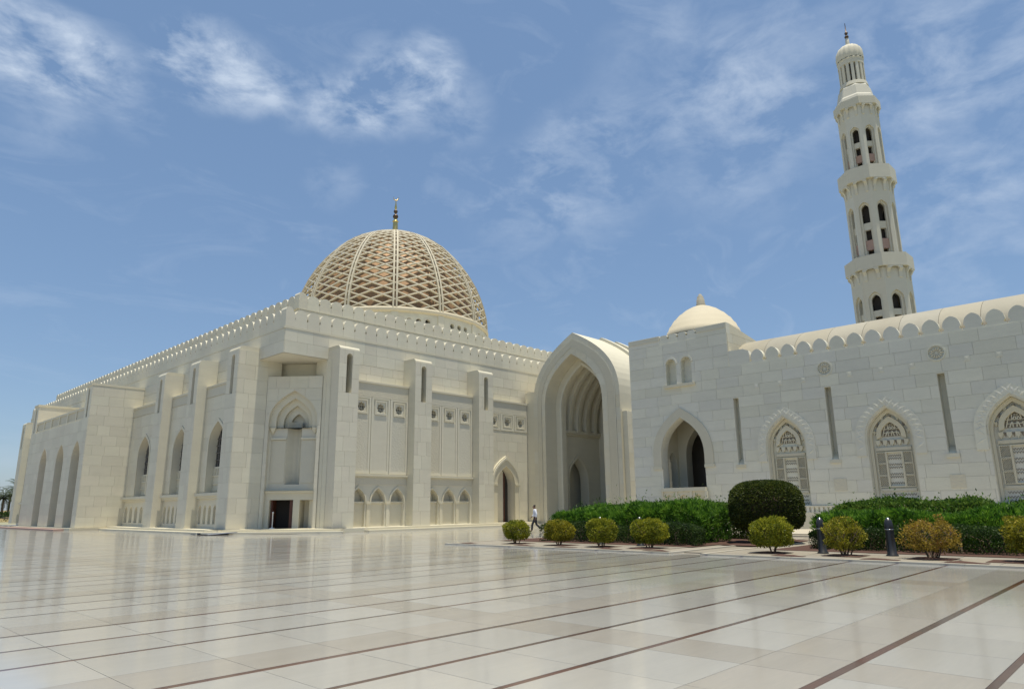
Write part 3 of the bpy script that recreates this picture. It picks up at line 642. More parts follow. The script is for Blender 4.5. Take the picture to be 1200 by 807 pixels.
# --- dome
def dome():
    prof = [(13.75, 26.5), (13.65, 28.2), (13.35, 29.8), (12.85, 31.5), (12.1, 33.4), (11.1, 35.3), (9.8, 37.2), (8.2, 39.0), (6.3, 40.5), (4.2, 41.6), (2.0, 42.35), (.45, 42.7)]
    prof = [(r, 26.5+(z-26.5)*.962) for r, z in prof]
    # arc-length table
    S = [0]
    for i in range(1, len(prof)): S.append(S[-1]+math.hypot(prof[i][0]-prof[i-1][0], prof[i][1]-prof[i-1][1]))
    def at(s):
        s = min(max(s, 0), S[-1]-1e-6)
        for i in range(len(S)-1):
            if s <= S[i+1]: k = (s-S[i])/(S[i+1]-S[i]); return prof[i][0]+(prof[i+1][0]-prof[i][0])*k, prof[i][1]+(prof[i+1][1]-prof[i][1])*k
    az0 = math.atan2(-HC[0], -HC[1])+R(-1)      # a rib looks towards the court
    def P(s, a, dr=0): r, z = at(s); r += dr; return Vector((HC[0]+r*math.sin(a), HC[1]+r*math.cos(a), z))
    inner = MB(); inner.lathe((HC[0], HC[1], 0), [(max(r-1.15, .02), z-.5) for r, z in prof], 84); do = inner.obj('dome', 'gold_tile', hall)
    nr = 14; ga = 2*math.pi/nr; W = 22; 
    for k in range(nr):
        a = az0+k*ga; m = MB()
        for off in (-.21, .21):
            pts = [P(S[-1]*i/26, a) for i in range(27)]
            for i in range(26):
                p, q = pts[i], pts[i+1]; nrm = Vector((math.sin(a), math.cos(a), .3)); tl = Vector((math.cos(a), -math.sin(a), 0))*off*min(1, .35+at(S[-1]*i/26)[0]/9)
                tl2 = Vector((math.cos(a), -math.sin(a), 0))*off*min(1, .35+at(S[-1]*(i+1)/26)[0]/9)
                m.bar(p+tl, q+tl2, .23, .34, nrm)
        m.obj('rib', 'dome_stone', do)
    ds = 1.2; ns = int((S[-1]-.6)/ds)
    # lattice of one gore: two families of slanting bars
    for k in range(nr):
        a0 = az0+k*ga; m = MB()
        for fam in (0, 1):
            for j in range(-2, ns+1):
                # bar rises 2*ds over one gore
                prevp = None; N_ = 4
                for i in range(N_+1):
                    f = i/N_; s = (j+.0+2*f)*ds if fam == 0 else (j+2*(1-f))*ds
                    if s < -.01 or s > S[-1]-.9: prevp = None; continue
                    p = P(s, a0+f*ga)
                    if prevp is not None:
                        aa = a0+(f-.125)*ga; m.bar(prevp, p, .16, .24, Vector((math.sin(aa), math.cos(aa), .35)))
                    prevp = p
        m.obj('lattice', 'dome_stone', do)
    m = MB(); m.lathe((HC[0], HC[1], 0), [(13.3, 26.75), (13.95, 26.75), (14.15, 26.5), (14.15, 26.2), (13.9, 26.0)], 84, False); m.lathe((HC[0], HC[1], 0), [(.1, 42.4), (.8, 42.35), (1.4, 42.15), (1.5, 41.9), (1.2, 41.7)], 32); m.obj('ring', 'dome_stone', do)
    dr = MB(); n = 84
    # drum with triple round openings between pilasters
    for k in range(nr):
        a0 = az0+k*ga
        tdir = lambda a: (math.sin(a), math.cos(a))
        hs = [circle(ga*13.85*(.5+e), 25.0, .36, 12) for e in (-.2, 0, .2)]
        V, F, O = cdt([rect(0, ga*13.85, 16.6, 26.1)]+[[(ga*13.85*i/6, z) for i, z in ((.001, 20), (1, 20), (1, 20.01), (.001, 20.01))]]+hs)
        fn = lambda x, z, r: (HC[0]+r*math.sin(a0+x/13.85), HC[1]+r*math.cos(a0+x/13.85), z)
        # subdivided plain bands round the openings
        Wd = ga*13.85
        for x0, x1 in [(Wd*i/10, Wd*(i+1)/10) for i in range(10)]:
            for z0, z1 in ((16.6, 24.4), (25.6, 26.1)): dr.add([fn(x0, z0, 13.85), fn(x1, z0, 13.85), fn(x1, z1, 13.85), fn(x0, z1, 13.85)], [(0, 1, 2, 3)])
        for x0, x1 in ((0, Wd*.1), (Wd*.1, Wd*.2), (Wd*.8, Wd*.9), (Wd*.9, Wd)): dr.add([fn(x0, 24.4, 13.85), fn(x1, 24.4, 13.85), fn(x1, 25.6, 13.85), fn(x0, 25.6, 13.85)], [(0, 1, 2, 3)])
        for i, h in enumerate(hs):
            x0, x1 = Wd*(.2+.2*i), Wd*(.4+.2*i); V, F, O = cdt([rect(x0, x1, 24.4, 25.6), h]); dr.add([fn(x, z, 13.85) for x, z in V], [f for f, o in zip(F, O) if len(o) == 1 and 0 in o])
            m_ = len(h); dr.add([fn(x, z, 13.85) for x, z in h]+[fn(x, z, 13.3) for x, z in h], [(q, (q+1) % m_, m_+(q+1) % m_, m_+q) for q in range(m_)])
        if True:
            p = MB(); a = a0; t_ = Vector((math.cos(a), -math.sin(a), 0)); c = Vector((HC[0]+13.8*math.sin(a), HC[1]+13.8*math.cos(a), 0)); nn = Vector((math.sin(a), math.cos(a), 0))
            p.add([c+t_*x+nn*q+Vector((0, 0, z)) for z in (17, 26.05) for q in (-.1, .2) for x in (-.45, .45)], [(0, 2, 3, 1), (4, 5, 7, 6), (0, 1, 5, 4), (2, 6, 7, 3), (0, 4, 6, 2), (1, 3, 7, 5)]); p.obj('drum_pilaster', 'hall_stone', do)
    dro = dr.obj('drum', 'hall_stone', hall)
    m = MB(); m.lathe((HC[0], HC[1], 0), [(13.3, 17), (13.3, 26)], 60); m.obj('drum_core', 'shade_black', dro)
    f = MB(); f.lathe((HC[0], HC[1], 42.1), [(.62, 0), (.55, .25), (.42, .6), (.36, 2.0), (.36, 2.05), (.46, 2.1), (.46, 2.2), (.3, 2.3), (.24, 2.6)], 20); fi = f.obj('finial', 'gold', hall)
    f = MB(); f.lathe((HC[0], HC[1], 42.1), [(.1, 2.6), (.34, 2.72), (.42, 2.95), (.34, 3.2), (.12, 3.35), (.12, 3.5), (.26, 3.6), (.32, 3.8), (.24, 4.0), (.08, 4.1)], 16); f.obj('ball', 'dark_bronze', fi)
    f = MB(); f.lathe((HC[0], HC[1], 42.1), [(.1, 4.1), (.2, 4.4), (.1, 5.0), (.05, 5.7)], 10); tv = Vector((math.cos(az0), -math.sin(az0), 0)); cc = Vector((HC[0], HC[1], 48.1))
    f.tube([cc+(tv*math.cos(t)+Vector((0, 0, math.sin(t))))*.36 for t in [R(140)+R(260)*i/14 for i in range(15)]], [.02+.06*math.sin(math.pi*i/14) for i in range(15)], 6); f.obj('crescent', 'gold', fi)
dome()

# ------------------------------------------------------------------ great arched gateway
def gateway():
    g = thing('arched_gateway', (49, 38.3, 0), 'tall pointed archway with ribbed barrel vault beside the prayer hall', 'archway')
    d = -48.3; c = 38.3; W = 9.8; out = arch(c, W, 0, 11.0, 17.1, 14); op = arch(38.52, 6.55, 0, 10.6, 15.15, 14)
    m = MB(); m.panel(FL, out, [op], d, d-1.53, skirt=False); f = m.obj('front_arch', 'portal_stone', g)
    clad(FL, 33.4, 43.2, .15, 17.2, d, [op], 1.1, 1.5, f, 'portal_stone', 81, 70, t=.02, outer=out)
    # carved border between two raised fillets, and joints of the facing
    mid_o = arch(c, W-.9, 0, 10.95, 16.55, 14); mid_i = arch(38.45, 7.5, 0, 10.75, 15.75, 14)
    b = MB(); b.ring(FL, mid_o, mid_i, d, d+.04); b.obj('carved_border', 'carved_stone', f)
    for A, B in ((mid_o, arch(c, W-1.05, 0, 10.93, 16.46, 14)), (arch(38.45, 7.62, 0, 10.8, 15.82, 14), mid_i)):
        b = MB(); b.ring(FL, A, B, d, d+.055); b.obj('fillet', 'portal_stone', f)
    m = MB(); m.panel(FL, arch(38.5, 7.4, 0, 10.8, 15.7, 12), [arch(38.52, 5.06, 0, 10.3, 14.3, 12)], d-1.55, d-2.1); m.obj('inner_arch', 'portal_stone', g)
    m = MB(); m.ring(FL, arch(38.52, 5.5, 0, 10.35, 14.6, 12), arch(38.52, 5.1, 0, 10.3, 14.32, 12), d-1.55, d-1.45); m.obj('fillet', 'portal_stone', g)
    # outside of the vault with raised ribs
    m = MB(); n = len(out); P = [FL(a, z, d) for a, z in out]+[FL(a, z, d-13) for a, z in out]
    m.add(P, [(i, i+1, n+i+1, n+i) for i in range(n-1)]); m.obj('vault', 'light_stone', g)
    for k, u in enumerate((5.2, 7.6, 10.0, 12.4)):
        b = MB(); b.ring(FL, arch(c, W+.5, 9.2, 11.0, 17.38, 14), arch(c, W-.1, 9.2, 11.0, 17.05, 14), d-u, d-u+.8); b.obj('vault_rib', 'light_stone', g)
    m = MB(); m.box(48.55, 61, 32.95, 33.42, 0, 9.4); m.obj('flank_wall', 'portal_stone', g)
    # chamber: wall towards the hall, cornice, ribbed vault, end wall
    dh = arch(52.7, 2.85, .05, 3.9, 6.05)
    m = MB(); m.panel(FF, rect(50.3, 56.2, 0, 8.6), [dh], -41.6, -42.5, skirt=False); cw = m.obj('chamber_wall', 'portal_stone', g)
    m = MB(); m.ring(FF, arch(52.7, 3.3, .05, 3.95, 6.4), arch(52.7, 2.9, .05, 3.9, 6.1), -41.6, -41.52); m.obj('door_arch', 'portal_stone', cw)
    m = MB(); m.flat(FF, rect(50.4, 56.2, 0, 8), [], -44.6); m.flat(FL, rect(42.5, 44.6, 0, 8), [], -56.1); m.flat(FL, rect(42.5, 44.6, 0, 8), [], -50.5); m.obj('doorway', 'shade_black', cw)
    m = MB(); m.fbox(FF, 50.3, 56.2, 8.35, 8.62, -41.7, -41.3); m.fbox(FF, 50.3, 56.2, 8.15, 8.35, -41.7, -41.42); m.obj('cornice', 'light_stone', g)
    va = arch(38.5, 6.3, 8.5, 9.2, 14.9, 14); n = len(va)
    m = MB(); m.add([FL(a, z, -50.3) for a, z in va]+[FL(a, z, -56.2) for a, z in va], [(i, i+1, n+i+1, n+i) for i in range(n-1)]); vt = m.obj('chamber_vault', 'portal_stone', g)
    for u in (51.2, 52.5, 53.8, 55.1):
        b = MB(); b.ring(FL, arch(38.5, 6.35, 8.5, 9.2, 14.95, 14), arch(38.5, 5.5, 8.5, 9.0, 14.25, 14), -u-.35, -u+.1); b.obj('vault_rib', 'portal_stone', vt)
    m = MB(); m.add([(56.15, 34, 0), (56.15, 43, 0), (56.15, 43, 15), (56.15, 34, 15)], [(0, 1, 2, 3)]); m.add([(50.3, 35.3, 0), (56.2, 35.3, 0), (56.2, 35.3, 9), (50.3, 35.3, 9)], [(0, 1, 2, 3)]); m.obj('end_wall', 'portal_stone', g)
    m = MB(); m.box(48.36, 52, 43.0, 44.3, 0, 12.2); m.obj('return_wall', 'portal_stone', g)
    m = MB(); m.box(47.6, 57, 33.2, 43.4, 0, .14); m.obj('threshold', 'light_stone', g)
    for z in (2.2, 4.6, 7.0, 9.4):
        for a0, a1 in ((33.42, 34.95), (42.05, 43.16)):
            pass
    clad(FF, 48.55, 50.5, .1, 9.35, -32.95, [], 1.1, 1.3, g, 'portal_stone', 80, 20)
gateway()

# ------------------------------------------------------------------ arcade wing and domed pavilion
UW = 42.0
def frame_window(fr, c, d, parent):
    """carved stone screen filling a pointed niche: tympanum, corbel row, latticed side lights, zigzag rows"""
    w = 2.3; hol = arch(c, w, 1.5, 5.0, 6.75)
    nb = MB(); nb.flat(fr, hol, [], d-.55); wn = nb.obj('window', 'grey_stone', parent)
    db = d-.55
    fr_ = MB(); fr_.ring(fr, arch(c, w-.02, 1.5, 5.0, 6.73), arch(c, w-.3, 1.5, 4.95, 6.5), db, db+.16); fr_.obj('jamb', 'light_stone', wn)
    # inner pointed tympanum with pierced tracery
    ty = MB(); ty.ring(fr, arch(c, 1.5, 5.05, 5.2, 6.3), arch(c, 1.02, 5.2, 5.25, 5.98), db, db+.2); ty.obj('tympanum_arch', 'light_stone', wn)
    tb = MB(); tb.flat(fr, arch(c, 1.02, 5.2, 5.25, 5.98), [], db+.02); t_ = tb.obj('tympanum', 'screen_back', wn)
    tr = MB()
    for k in range(-3, 4):
        tr.bar(fr(c+k*.15, 5.22, db+.03), fr(c+k*.05+(.1 if k % 2 else -.1), 5.85, db+.03), .045, .05, fr.n)
    for z in (5.4, 5.6): tr.fbox(fr, c-.42, c+.42, z-.02, z+.02, db+.03, db+.07)
    tr.obj('tracery', 'light_stone', t_)
    # ring of drops round the tympanum
    for i in range(7):
        a = math.pi*(.06+.88*i/6); x, z = c+.86*math.cos(a), 5.25+1.02*math.sin(a)
        q = MB(); q.prism(fr, [(x-.07, z+.09), (x-.07, z-.02), (x, z-.14), (x+.07, z-.02), (x+.07, z+.09)], db+.1, db); q.obj('drop', 'screen_back' if i % 2 else 'light_stone', wn)
    for i in range(5):
        x = c-.72+.36*i; q = MB(); q.prism(fr, [(x-.11, 5.0), (x+.11, 5.0), (x+.11, 4.86), (x, 4.68), (x-.11, 4.86)], db+.14, db); q.obj('corbel', 'light_stone', wn)
        q = MB(); q.prism(fr, [(x-.06+.18, 4.98), (x+.24, 4.98), (x+.18, 4.74)], db+.03, db); 
        if i < 4: q.obj('notch', 'screen_back', wn)
    bd = MB(); bd.fbox(fr, c-.9, c+.9, 4.42, 4.6, db, db+.1); bd.obj('band', 'carved_fine', wn)
    bd = MB(); bd.fbox(fr, c-.9, c+.9, 2.22, 2.36, db, db+.1); bd.obj('band', 'carved_fine', wn)
    for sx in (-1, 1):
        for j in range(3):
            x0, x1 = (c-.86, c-.46) if sx < 0 else (c+.46, c+.86); z0 = 2.48+j*.64; z1 = z0+.54
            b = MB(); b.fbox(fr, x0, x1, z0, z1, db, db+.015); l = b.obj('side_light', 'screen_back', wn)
            b = MB(); b.panel(fr, rect(x0-.04, x1+.04, z0-.04, z1+.04), [rect(x0, x1, z0, z1)], db+.1, db)
            n = 4
            for i in range(-5, 9):
                xa = x0+i*.1
                for s in (1, -1):
                    p, q = [xa, z0], [xa+.54, z1]
                    if s < 0: p, q = [xa+.54, z0], [xa, z1]
                    # clip in x
                    def cl(p, q):
                        (ax, az), (bx, bz) = (p, q) if p[0] < q[0] else (q, p)
                        if bx < x0 or ax > x1 or bx-ax < 1e-6: return None
                        if ax < x0: az += (bz-az)*(x0-ax)/(bx-ax); ax = x0
                        if bx > x1: bz = az+(bz-az)*(x1-ax)/(bx-ax); bx = x1
                        return (ax, az), (bx, bz)
                    r_ = cl(p, q)
                    if r_ and abs(r_[0][0]-r_[1][0]) > .03: b.bar(fr(*r_[0], db+.03), fr(*r_[1], db+.03), .03, .03, fr.n)
            b.obj('lattice', 'light_stone', l)
    def zig(x0, x1, z, n, nm='zigzag_row'):
        b = MB()
        for i in range(n):
            xa, xb = x0+(x1-x0)*i/n, x0+(x1-x0)*(i+1)/n; xm = (xa+xb)/2
            b.prism(fr, [(xa, z), (xm, z-.09), (xb, z), (xb, z-.03), (xm, z-.14), (xa, z-.03)], db+.022, db+.01)
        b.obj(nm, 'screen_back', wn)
    pn = MB(); pn.panel(fr, rect(c-.42, c+.42, 2.44, 4.36), [rect(c-.36, c+.36, 2.5, 4.3)], db+.12, db); pn.obj('panel_frame', 'light_stone', wn)
    for z in (4.2, 4.05, 3.72, 3.56, 3.2, 3.05, 2.72): zig(c-.34, c+.34, z, 6)
    for z in (2.1, 1.88, 1.7): zig(c-.84, c+.84, z, 13)
    # carved border round the niche: fillets and a chain of leaf lobes
    bo, bi = arch(c, 3.5, 4.15, 5.1, 7.42), arch(c, 2.46, 4.15, 5.02, 6.87)
    b = MB(); b.ring(fr, bo, bi, d, d+.06); bb = b.obj('arch_border', 'grey_stone', parent)
    L_ = [((p[0]+q[0])/2, (p[1]+q[1])/2, (p[0]-q[0]), (p[1]-q[1])) for p, q in zip(bo, bi)]
    pts = []; 
    for i in range(len(L_)-1):
        for k in range(2): f = k/2; pts.append(tuple(L_[i][j]*(1-f)+L_[i+1][j]*f for j in range(4)))
    for i, (x, z, nx, nz) in enumerate(pts[1:]):
        l = math.hypot(nx, nz); nx, nz = nx/l, nz/l; tx, tz = -nz, nx; s = 1 if i % 2 else -1
        b = MB(); ax, az = nx*.82+tx*.57*s, nz*.82+tz*.57*s; bx, bz = -az, ax; q = [(x+ax*.3, z+az*.3), (x+bx*.085, z+bz*.085), (x-ax*.3, z-az*.3), (x-bx*.085, z-bz*.085)]
        b.add([fr(*p, d+.06) for p in q]+[fr(x, z, d+.078)], [(0, 1, 4), (1, 2, 4), (2, 3, 4), (3, 0, 4)]); b.obj('carved_leaf', 'grey_stone', bb)
    return hol
def wall_slot(fr, c, d, parent):
    h = rect(c-.18, c+.18, 4.05, 8.28); 
    b = MB(); b.flat(fr, h, [], d-.5); b.obj('slot_back', 'grey_stone', parent)
    b = MB(); b.prism(FF if fr is None else fr, rect(c-.3, c+.3, 3.85, 4.05), d+.1, d-.2); b.add([fr(c-.175, 4.5, d-.49), fr(c+.175, 4.5, d-.49), fr(c+.175, 4.06, d+.04), fr(c-.175, 4.06, d+.04)], [(0, 1, 2, 3)]); b.obj('slot_sill', 'light_stone', parent)
    return h
def rosette(fr, c, z, r, d, parent):
    b = MB(); b.panel(fr, circle(c, z, r, 20), [circle(c, z, r*.86, 20)], d+.04, d-.04); o = b.obj('rosette', 'grey_stone', parent)
    q = MB()
    for k in range(12):
        a = 2*math.pi*k/12; ca, sa = math.cos(a), math.sin(a)
        q.add([fr(c+ca*r*.15, z+sa*r*.15, d+.0), fr(c+ca*r*.5-sa*r*.13, z+sa*r*.5+ca*r*.13, d), fr(c+ca*r*.85, z+sa*r*.85, d), fr(c+ca*r*.5+sa*r*.13, z+sa*r*.5-ca*r*.13, d), fr(c+ca*r*.5, z+sa*r*.5, d+.05)], [(0, 1, 4), (1, 2, 4), (2, 3, 4), (3, 0, 4)])
    q.flat(fr, circle(c, z, r*.86, 20), [], d-.035); q.obj('petals', 'carved_fine', o)
PEND = []
def arcade():
    a = thing('arcade_wing', (UW, 6, 0), 'pale grey stone arcade wing with carved screens, wall slots and lobed merlons', 'building')
    d = -UW; wins = [17.1, 11.35, 5.6, -.15]; slots = [20.05, 14.3, 8.45, 2.7]; ya, yb = -11.5, 20.3
    hw = [arch(c, 2.3, 1.5, 5.0, 6.75) for c in wins]; hs = [rect(c-.18, c+.18, 4.05, 8.28) for c in slots]
    w = MB(); w.panel(FL, rect(ya, yb-.0, 0, 10.42), hw+hs, d, d-.6, skirt=False); w.add([(UW, ya, 0), (50, ya, 0), (50, ya, 10.4), (UW, ya, 10.4)], [(0, 1, 2, 3)]); wl = w.obj('front_wall', 'grey_stone', a)
    ros = [circle(c, 9.4, .44, 20) for c in (14.35, 8.5, 2.75)]
    PEND.append((wl, [arch(c, 2.34, 1.45, 5.0, 6.77) for c in wins]+hs+ros))
    for c in wins: frame_window(FL, c, d+.03, wl)
    for c in slots: wall_slot(FL, c, d+.03, wl)
    for c in (14.35, 8.5, 2.75): rosette(FL, c, 9.4, .44, d+.03, wl)
    for c in (15.65, 13.0, 17.1, 11.3, 9.75, 7.15, 5.75, 18.6, 4.1):
        b = MB(); b.prism(FL, rect(c-.14, c+.14, 8.75, 9.03), d+.05, d); b.add([FL(c-.12, 8.77, d+.05), FL(c+.12, 8.77, d+.05), FL(c+.12, 9.01, d+.05), FL(c-.12, 9.01, d+.05), FL(c, 8.89, d+.065)], [(0, 1, 4), (1, 2, 4), (2, 3, 4), (3, 0, 4)]); b.obj('boss', 'grey_stone', wl)
    for c in (14.2, 8.4, 2.6):
        b = MB(); b.prism(FL, rect(c-.34, c+.34, 2.3, 2.98), d+.055, d); o = b.obj('medallion', 'carved_fine', wl)
    b = MB(); b.fbox(FL, ya, yb+7.7, 0, 1.12, d-.1, d+.16); b.fbox(FL, ya, yb+7.7, 1.4, 1.49, d-.1, d+.12); pl = b.obj('plinth', 'light_stone', wl)
    tm = MB().fbox(FL, -.075, .075, 1.12, 1.4, 0, .1).mesh('tooth'); rest = MB(); k = 0
    y = ya+.1; ys = []
    while y < yb+7.6: ys.append(y); y += .26
    ys.sort(key=lambda v: -v)
    for y in ys: link('tooth', tm, 'grey_stone', pl, loc=FL(y, 0, d))
    b = MB(); b.prism(FL, [(18.9, 10.42), (20.32, 10.42), (20.32, 11.42), (19.3, 11.42), (18.95, 11.25), (18.9, 11.0)], d, d-.4); b.obj('parapet_end', 'grey_stone', wl)
    # lobed merlons
    def poly(c, z, s):
        hw_ = s/2; P = [(c-hw_, z), (c+hw_, z), (c+hw_, z+.06), (c+hw_-.02, z+.09), (c+hw_-.12, z+.10), (c+hw_-.12, z+.18), (c+hw_-.06, z+.27)]
        T = [(c+(hw_-.06)*(1-t**2.1)**.92, z+.27+.58*(.5*t+.5*math.sin(t*math.pi/2))) for t in [i/8 for i in range(1, 9)]]
        Q = P+T; return Q+[(2*c-x, zz) for x, zz in reversed(Q[2:-1])]
    n = 31; s = (18.9-ya)/n; b = MB(); b.prism(FL, poly(0, 0, s-.02), 0, -.36); me = b.mesh('merlon')
    for i in range(n): link('merlon', me, 'grey_stone', wl, loc=FL(ya+s*(i+.5), 10.42, d))
    # barrel roof
    r = MB(); pr = [(46.6-4.0*math.cos(t), 10.2+2.5*math.sin(t)) for t in [math.pi*i/20 for i in range(21)]]; m = len(pr); nseg = 16
    for k in range(nseg):
        y0, y1 = ya+(yb-ya)*k/nseg+.01, ya+(yb-ya)*(k+1)/nseg-.01
        q = MB(); q.add([(x, y0, z) for x, z in pr]+[(x, y1, z) for x, z in pr], [(i, i+1, m+i+1, m+i) for i in range(m-1)], True)
        q.add([(x, y0, z-.15) for x, z in pr]+[(x, y0, z) for x, z in pr], [(i, i+1, m+i+1, m+i) for i in range(m-1)]); q.obj('roof_segment', 'roof_stone', a)
    q = MB(); q.box(UW+.4, 50.4, ya, yb, 10.0, 10.15); q.obj('gutter', 'roof_stone', a)
    return a
arcade()
def pavilion():
    p = thing('domed_pavilion', (45.9, 24.2, 0), 'square stone pavilion with small ringed dome and open balcony arch', 'building')
    d = -UW; ya, yb = 20.32, 28.05; zt = 12.72
    ar = arch(24.15, 3.2, 2.72, 4.9, 7.4, 12); w2 = [roundtop(24.62, .78, 9.75, 11.55), roundtop(23.44, .78, 9.75, 11.55)]; sl = rect(20.05-.0, 20.5, 4, 4.1)
    w = MB(); w.panel(FL, rect(ya, yb, 0, zt), [ar]+w2, d, d-.7, skirt=False); wl = w.obj('front_wall', 'grey_stone', p)
    for h in w2:
        b = MB(); b.flat(FL, h, [], d-.4); o = b.obj('blind_window', 'grey_stone', wl); c = (h[0][0]+h[1][0])/2
        b = MB(); b.ring(FL, roundtop(c, .98, 9.75, 11.67)[1:], roundtop(c, .78, 9.75, 11.55)[1:], d+.03, d+.08); b.obj('moulding', 'grey_stone', o)
    b = MB(); b.fbox(FL, 22.85, 25.2, 9.52, 9.7, d, d+.22); b.obj('window_sill', 'light_stone', wl)
    clad(FL, ya, yb, 10.4, zt-.02, d, w2, .68, 1.6, wl, 'grey_stone', 91, 60)
    clad(FL, -11.5, yb, 1.5, 10.4, d, PEND[0][1]+[ar]+[[(a_, min(z_, 10.5)) for a_, z_ in h] for h in w2], .68, 1.55, lambda a_: wl if a_ > ya else PEND[0][0], 'grey_stone', 90, 420)
    b = MB(); b.ring(FL, arch(24.15, 4.5, 4.2, 4.95, 8.1, 12), arch(24.15, 3.24, 4.2, 4.9, 7.42, 12), d+.03, d+.10); b.obj('arch_border', 'carved_stone', wl)
    for x in (22.2, 26.1):
        b = MB(); b.fbox(FL, x-.35, x+.35, 4.0, 4.2, d+.03, d+.14); b.obj('impost', 'light_stone', wl)
    # balcony front
    b = MB(); b.fbox(FL, 22.5, 25.8, 2.5, 2.74, d-.3, d+.34); bal = b.obj('balcony_rail', 'light_stone', wl)
    for i in range(3):
        y0 = 22.55+1.08*i; b = MB(); b.panel(FL, rect(y0, y0+1.06, 1.5, 2.5), [arch(y0+.53, .72, 1.5, 2.0, 2.3, 6)], d+.24, d+.035, skirt=True); b.flat(FL, arch(y0+.53, .72, 1.5, 2.0, 2.3, 6), [], d+.05); b.obj('balcony_panel', 'light_stone', bal)
    for i in range(4):
        y0 = 22.5+1.08*i; b = MB(); b.fbox(FL, y0-.06, y0+.08, 1.5, 2.5, d+.036, d+.31); b.obj('post', 'light_stone', bal)
    # other walls: lit flanks, room behind the arch with openings
    hol = arch(45.6, 3.1, .2, 4.6, 7.0, 10)
    q = MB(); q.flat(FF, rect(UW, 50.2, 0, zt), [], -ya); fl_ = q.obj('flank_wall', 'light_stone', p)
    clad(FF, UW+.02, 50.2, 10.2, zt-.02, -ya, [], .7, 1.6, fl_, 'light_stone', 92, 20)
    q = MB(); q.panel(Fr((1, 0, 0), (0, 1, 0)), rect(UW, 50.2, 0, zt), [hol], yb, yb-.6, skirt=False); q.obj('flank_wall', 'grey_stone', p)
    q = MB(); q.panel(FF, rect(UW+.7, 50, 0, 9.3), [arch(44.9, 2.3, 2.0, 4.7, 6.7, 10)], -yb+.62+.0, -yb+.1, skirt=False); q.obj('inner_wall', 'light_stone', p)
    q = MB(); q.add([(50, ya, 0), (50, yb, 0), (50, yb, zt), (50, ya, zt)], [(0, 1, 2, 3)]); q.add([(48.2, ya, 0), (48.2, yb-.5, 0), (48.2, yb-.5, 9.3), (48.2, ya, 9.3)], [(0, 1, 2, 3)]); q.add([(UW+.65, ya+.3, 0), (48.2, ya+.3, 0), (48.2, ya+.3, 9.3), (UW+.65, ya+.3, 9.3)], [(0, 1, 2, 3)]); q.add([(UW+.7, ya, 9.3), (50, ya, 9.3), (50, yb, 9.3), (UW+.7, yb, 9.3)], [(0, 1, 2, 3)]); q.obj('rear_wall', 'lead_and_shade', p)  # room shade put into the dark colour of its walls and ceiling
    q = MB(); q.box(UW+.7, 49.9, ya+.05, yb-.65, 2.0, 2.3); q.obj('balcony_floor', 'light_stone', p)
    q = MB(); q.panel(FF, rect(UW+.72, 44.6, 2.0, 9.3), [arch(43.75, 1.15, 2.3, 4.3, 5.3, 8)], -26.0, -26.5, skirt=False); q.obj('side_wall', 'light_stone', p)
    q = MB(); q.flat(FF, rect(UW+.72, 44.6, 2.0, 9.3), [], -26.9); q.obj('side_shade', 'shade_black', p)  # dark sheet, painted shade behind the small arch
    q = MB(); q.panel(FL, rect(20.7, 26.0, 2.0, 9.3), [arch(23.9, 3.0, 2.3, 4.9, 7.3, 10)], -44.6, -45.4, skirt=False); q.obj('second_arch', 'light_stone', p)
    # roof, parapet, merlons, frieze block
    q = MB(); q.box(UW+.35, 50.2, ya+.01, yb, zt-.2, zt+.02); q.obj('roof', 'roof_stone', p)
    for y0, y1, z1, mt in ((25.45, yb, 13.36, 'grey_stone'), (ya, 22.55, 13.42, 'grey_stone')):
        q = MB(); q.fbox(FL, y0, y1, zt, z1, d-.5, d+.02); o = q.obj('parapet', mt, wl); q = MB(); q.fbox(FL, y0+.03, y1-.03, z1-.36, z1-.04, d, d+.06); q.obj('frieze', 'carved_fine', o)
    n = 4; s = (25.45-22.55)/n; b = MB(); hh = .62; b.prism(FL, [(-s/2, 0), (s/2, 0), (s/2, .3), (s/2-.08, .36), (s/2-.08, .42), (s/2-.02, .5), (s/2-.2, hh), (-s/2+.2, hh), (-s/2+.02, .5), (-s/2+.08, .42), (-s/2+.08, .36), (-s/2, .3)], 0, -.4); me = b.mesh('merlon')
    for i in range(n): link('merlon', me, 'grey_stone', wl, loc=FL(22.55+s*(i+.5), zt, d))
    q = MB(); q.add([(UW+.5, ya, 13.42), (47.4, ya, 12.74), (UW+.5, ya, 12.74), (UW+.5, ya+.5, 13.42), (47.4, ya+.5, 12.74), (UW+.5, ya+.5, 12.74)], [(0, 1, 2), (3, 4, 5), (0, 1, 4, 3)]); q.obj('ramped_parapet', 'light_stone', p)
    # dome: low ringed cap on a drum
    c = (45.9, 24.05, 0)
    q = MB(); q.lathe(c, [(2.95, 12.5), (2.95, 13.35), (2.8, 13.45), (2.8, 13.7)], 48, False); q.obj('drum', 'roof_stone', p)
    pr = [(2.72, 13.7), (2.72, 13.75), (2.62, 14.1), (2.56, 14.12), (2.42, 14.5), (2.36, 14.52), (2.1, 14.95), (2.04, 14.97), (1.7, 15.35), (1.64, 15.37), (1.2, 15.72), (.75, 15.95), (.42, 16.08), (.3, 16.1)]
    q = MB(); q.lathe(c, pr, 48); dm = q.obj('dome', 'dome_stone', p)
    q = MB(); q.lathe(c, [(.36, 16.08), (.33, 16.3), (.3, 16.34), (.3, 16.6), (.24, 16.64), (.24, 16.82), (.15, 16.9), (.12, 17.0), (.04, 17.06)], 16); q.obj('finial', 'roof_stone', dm)
pavilion()

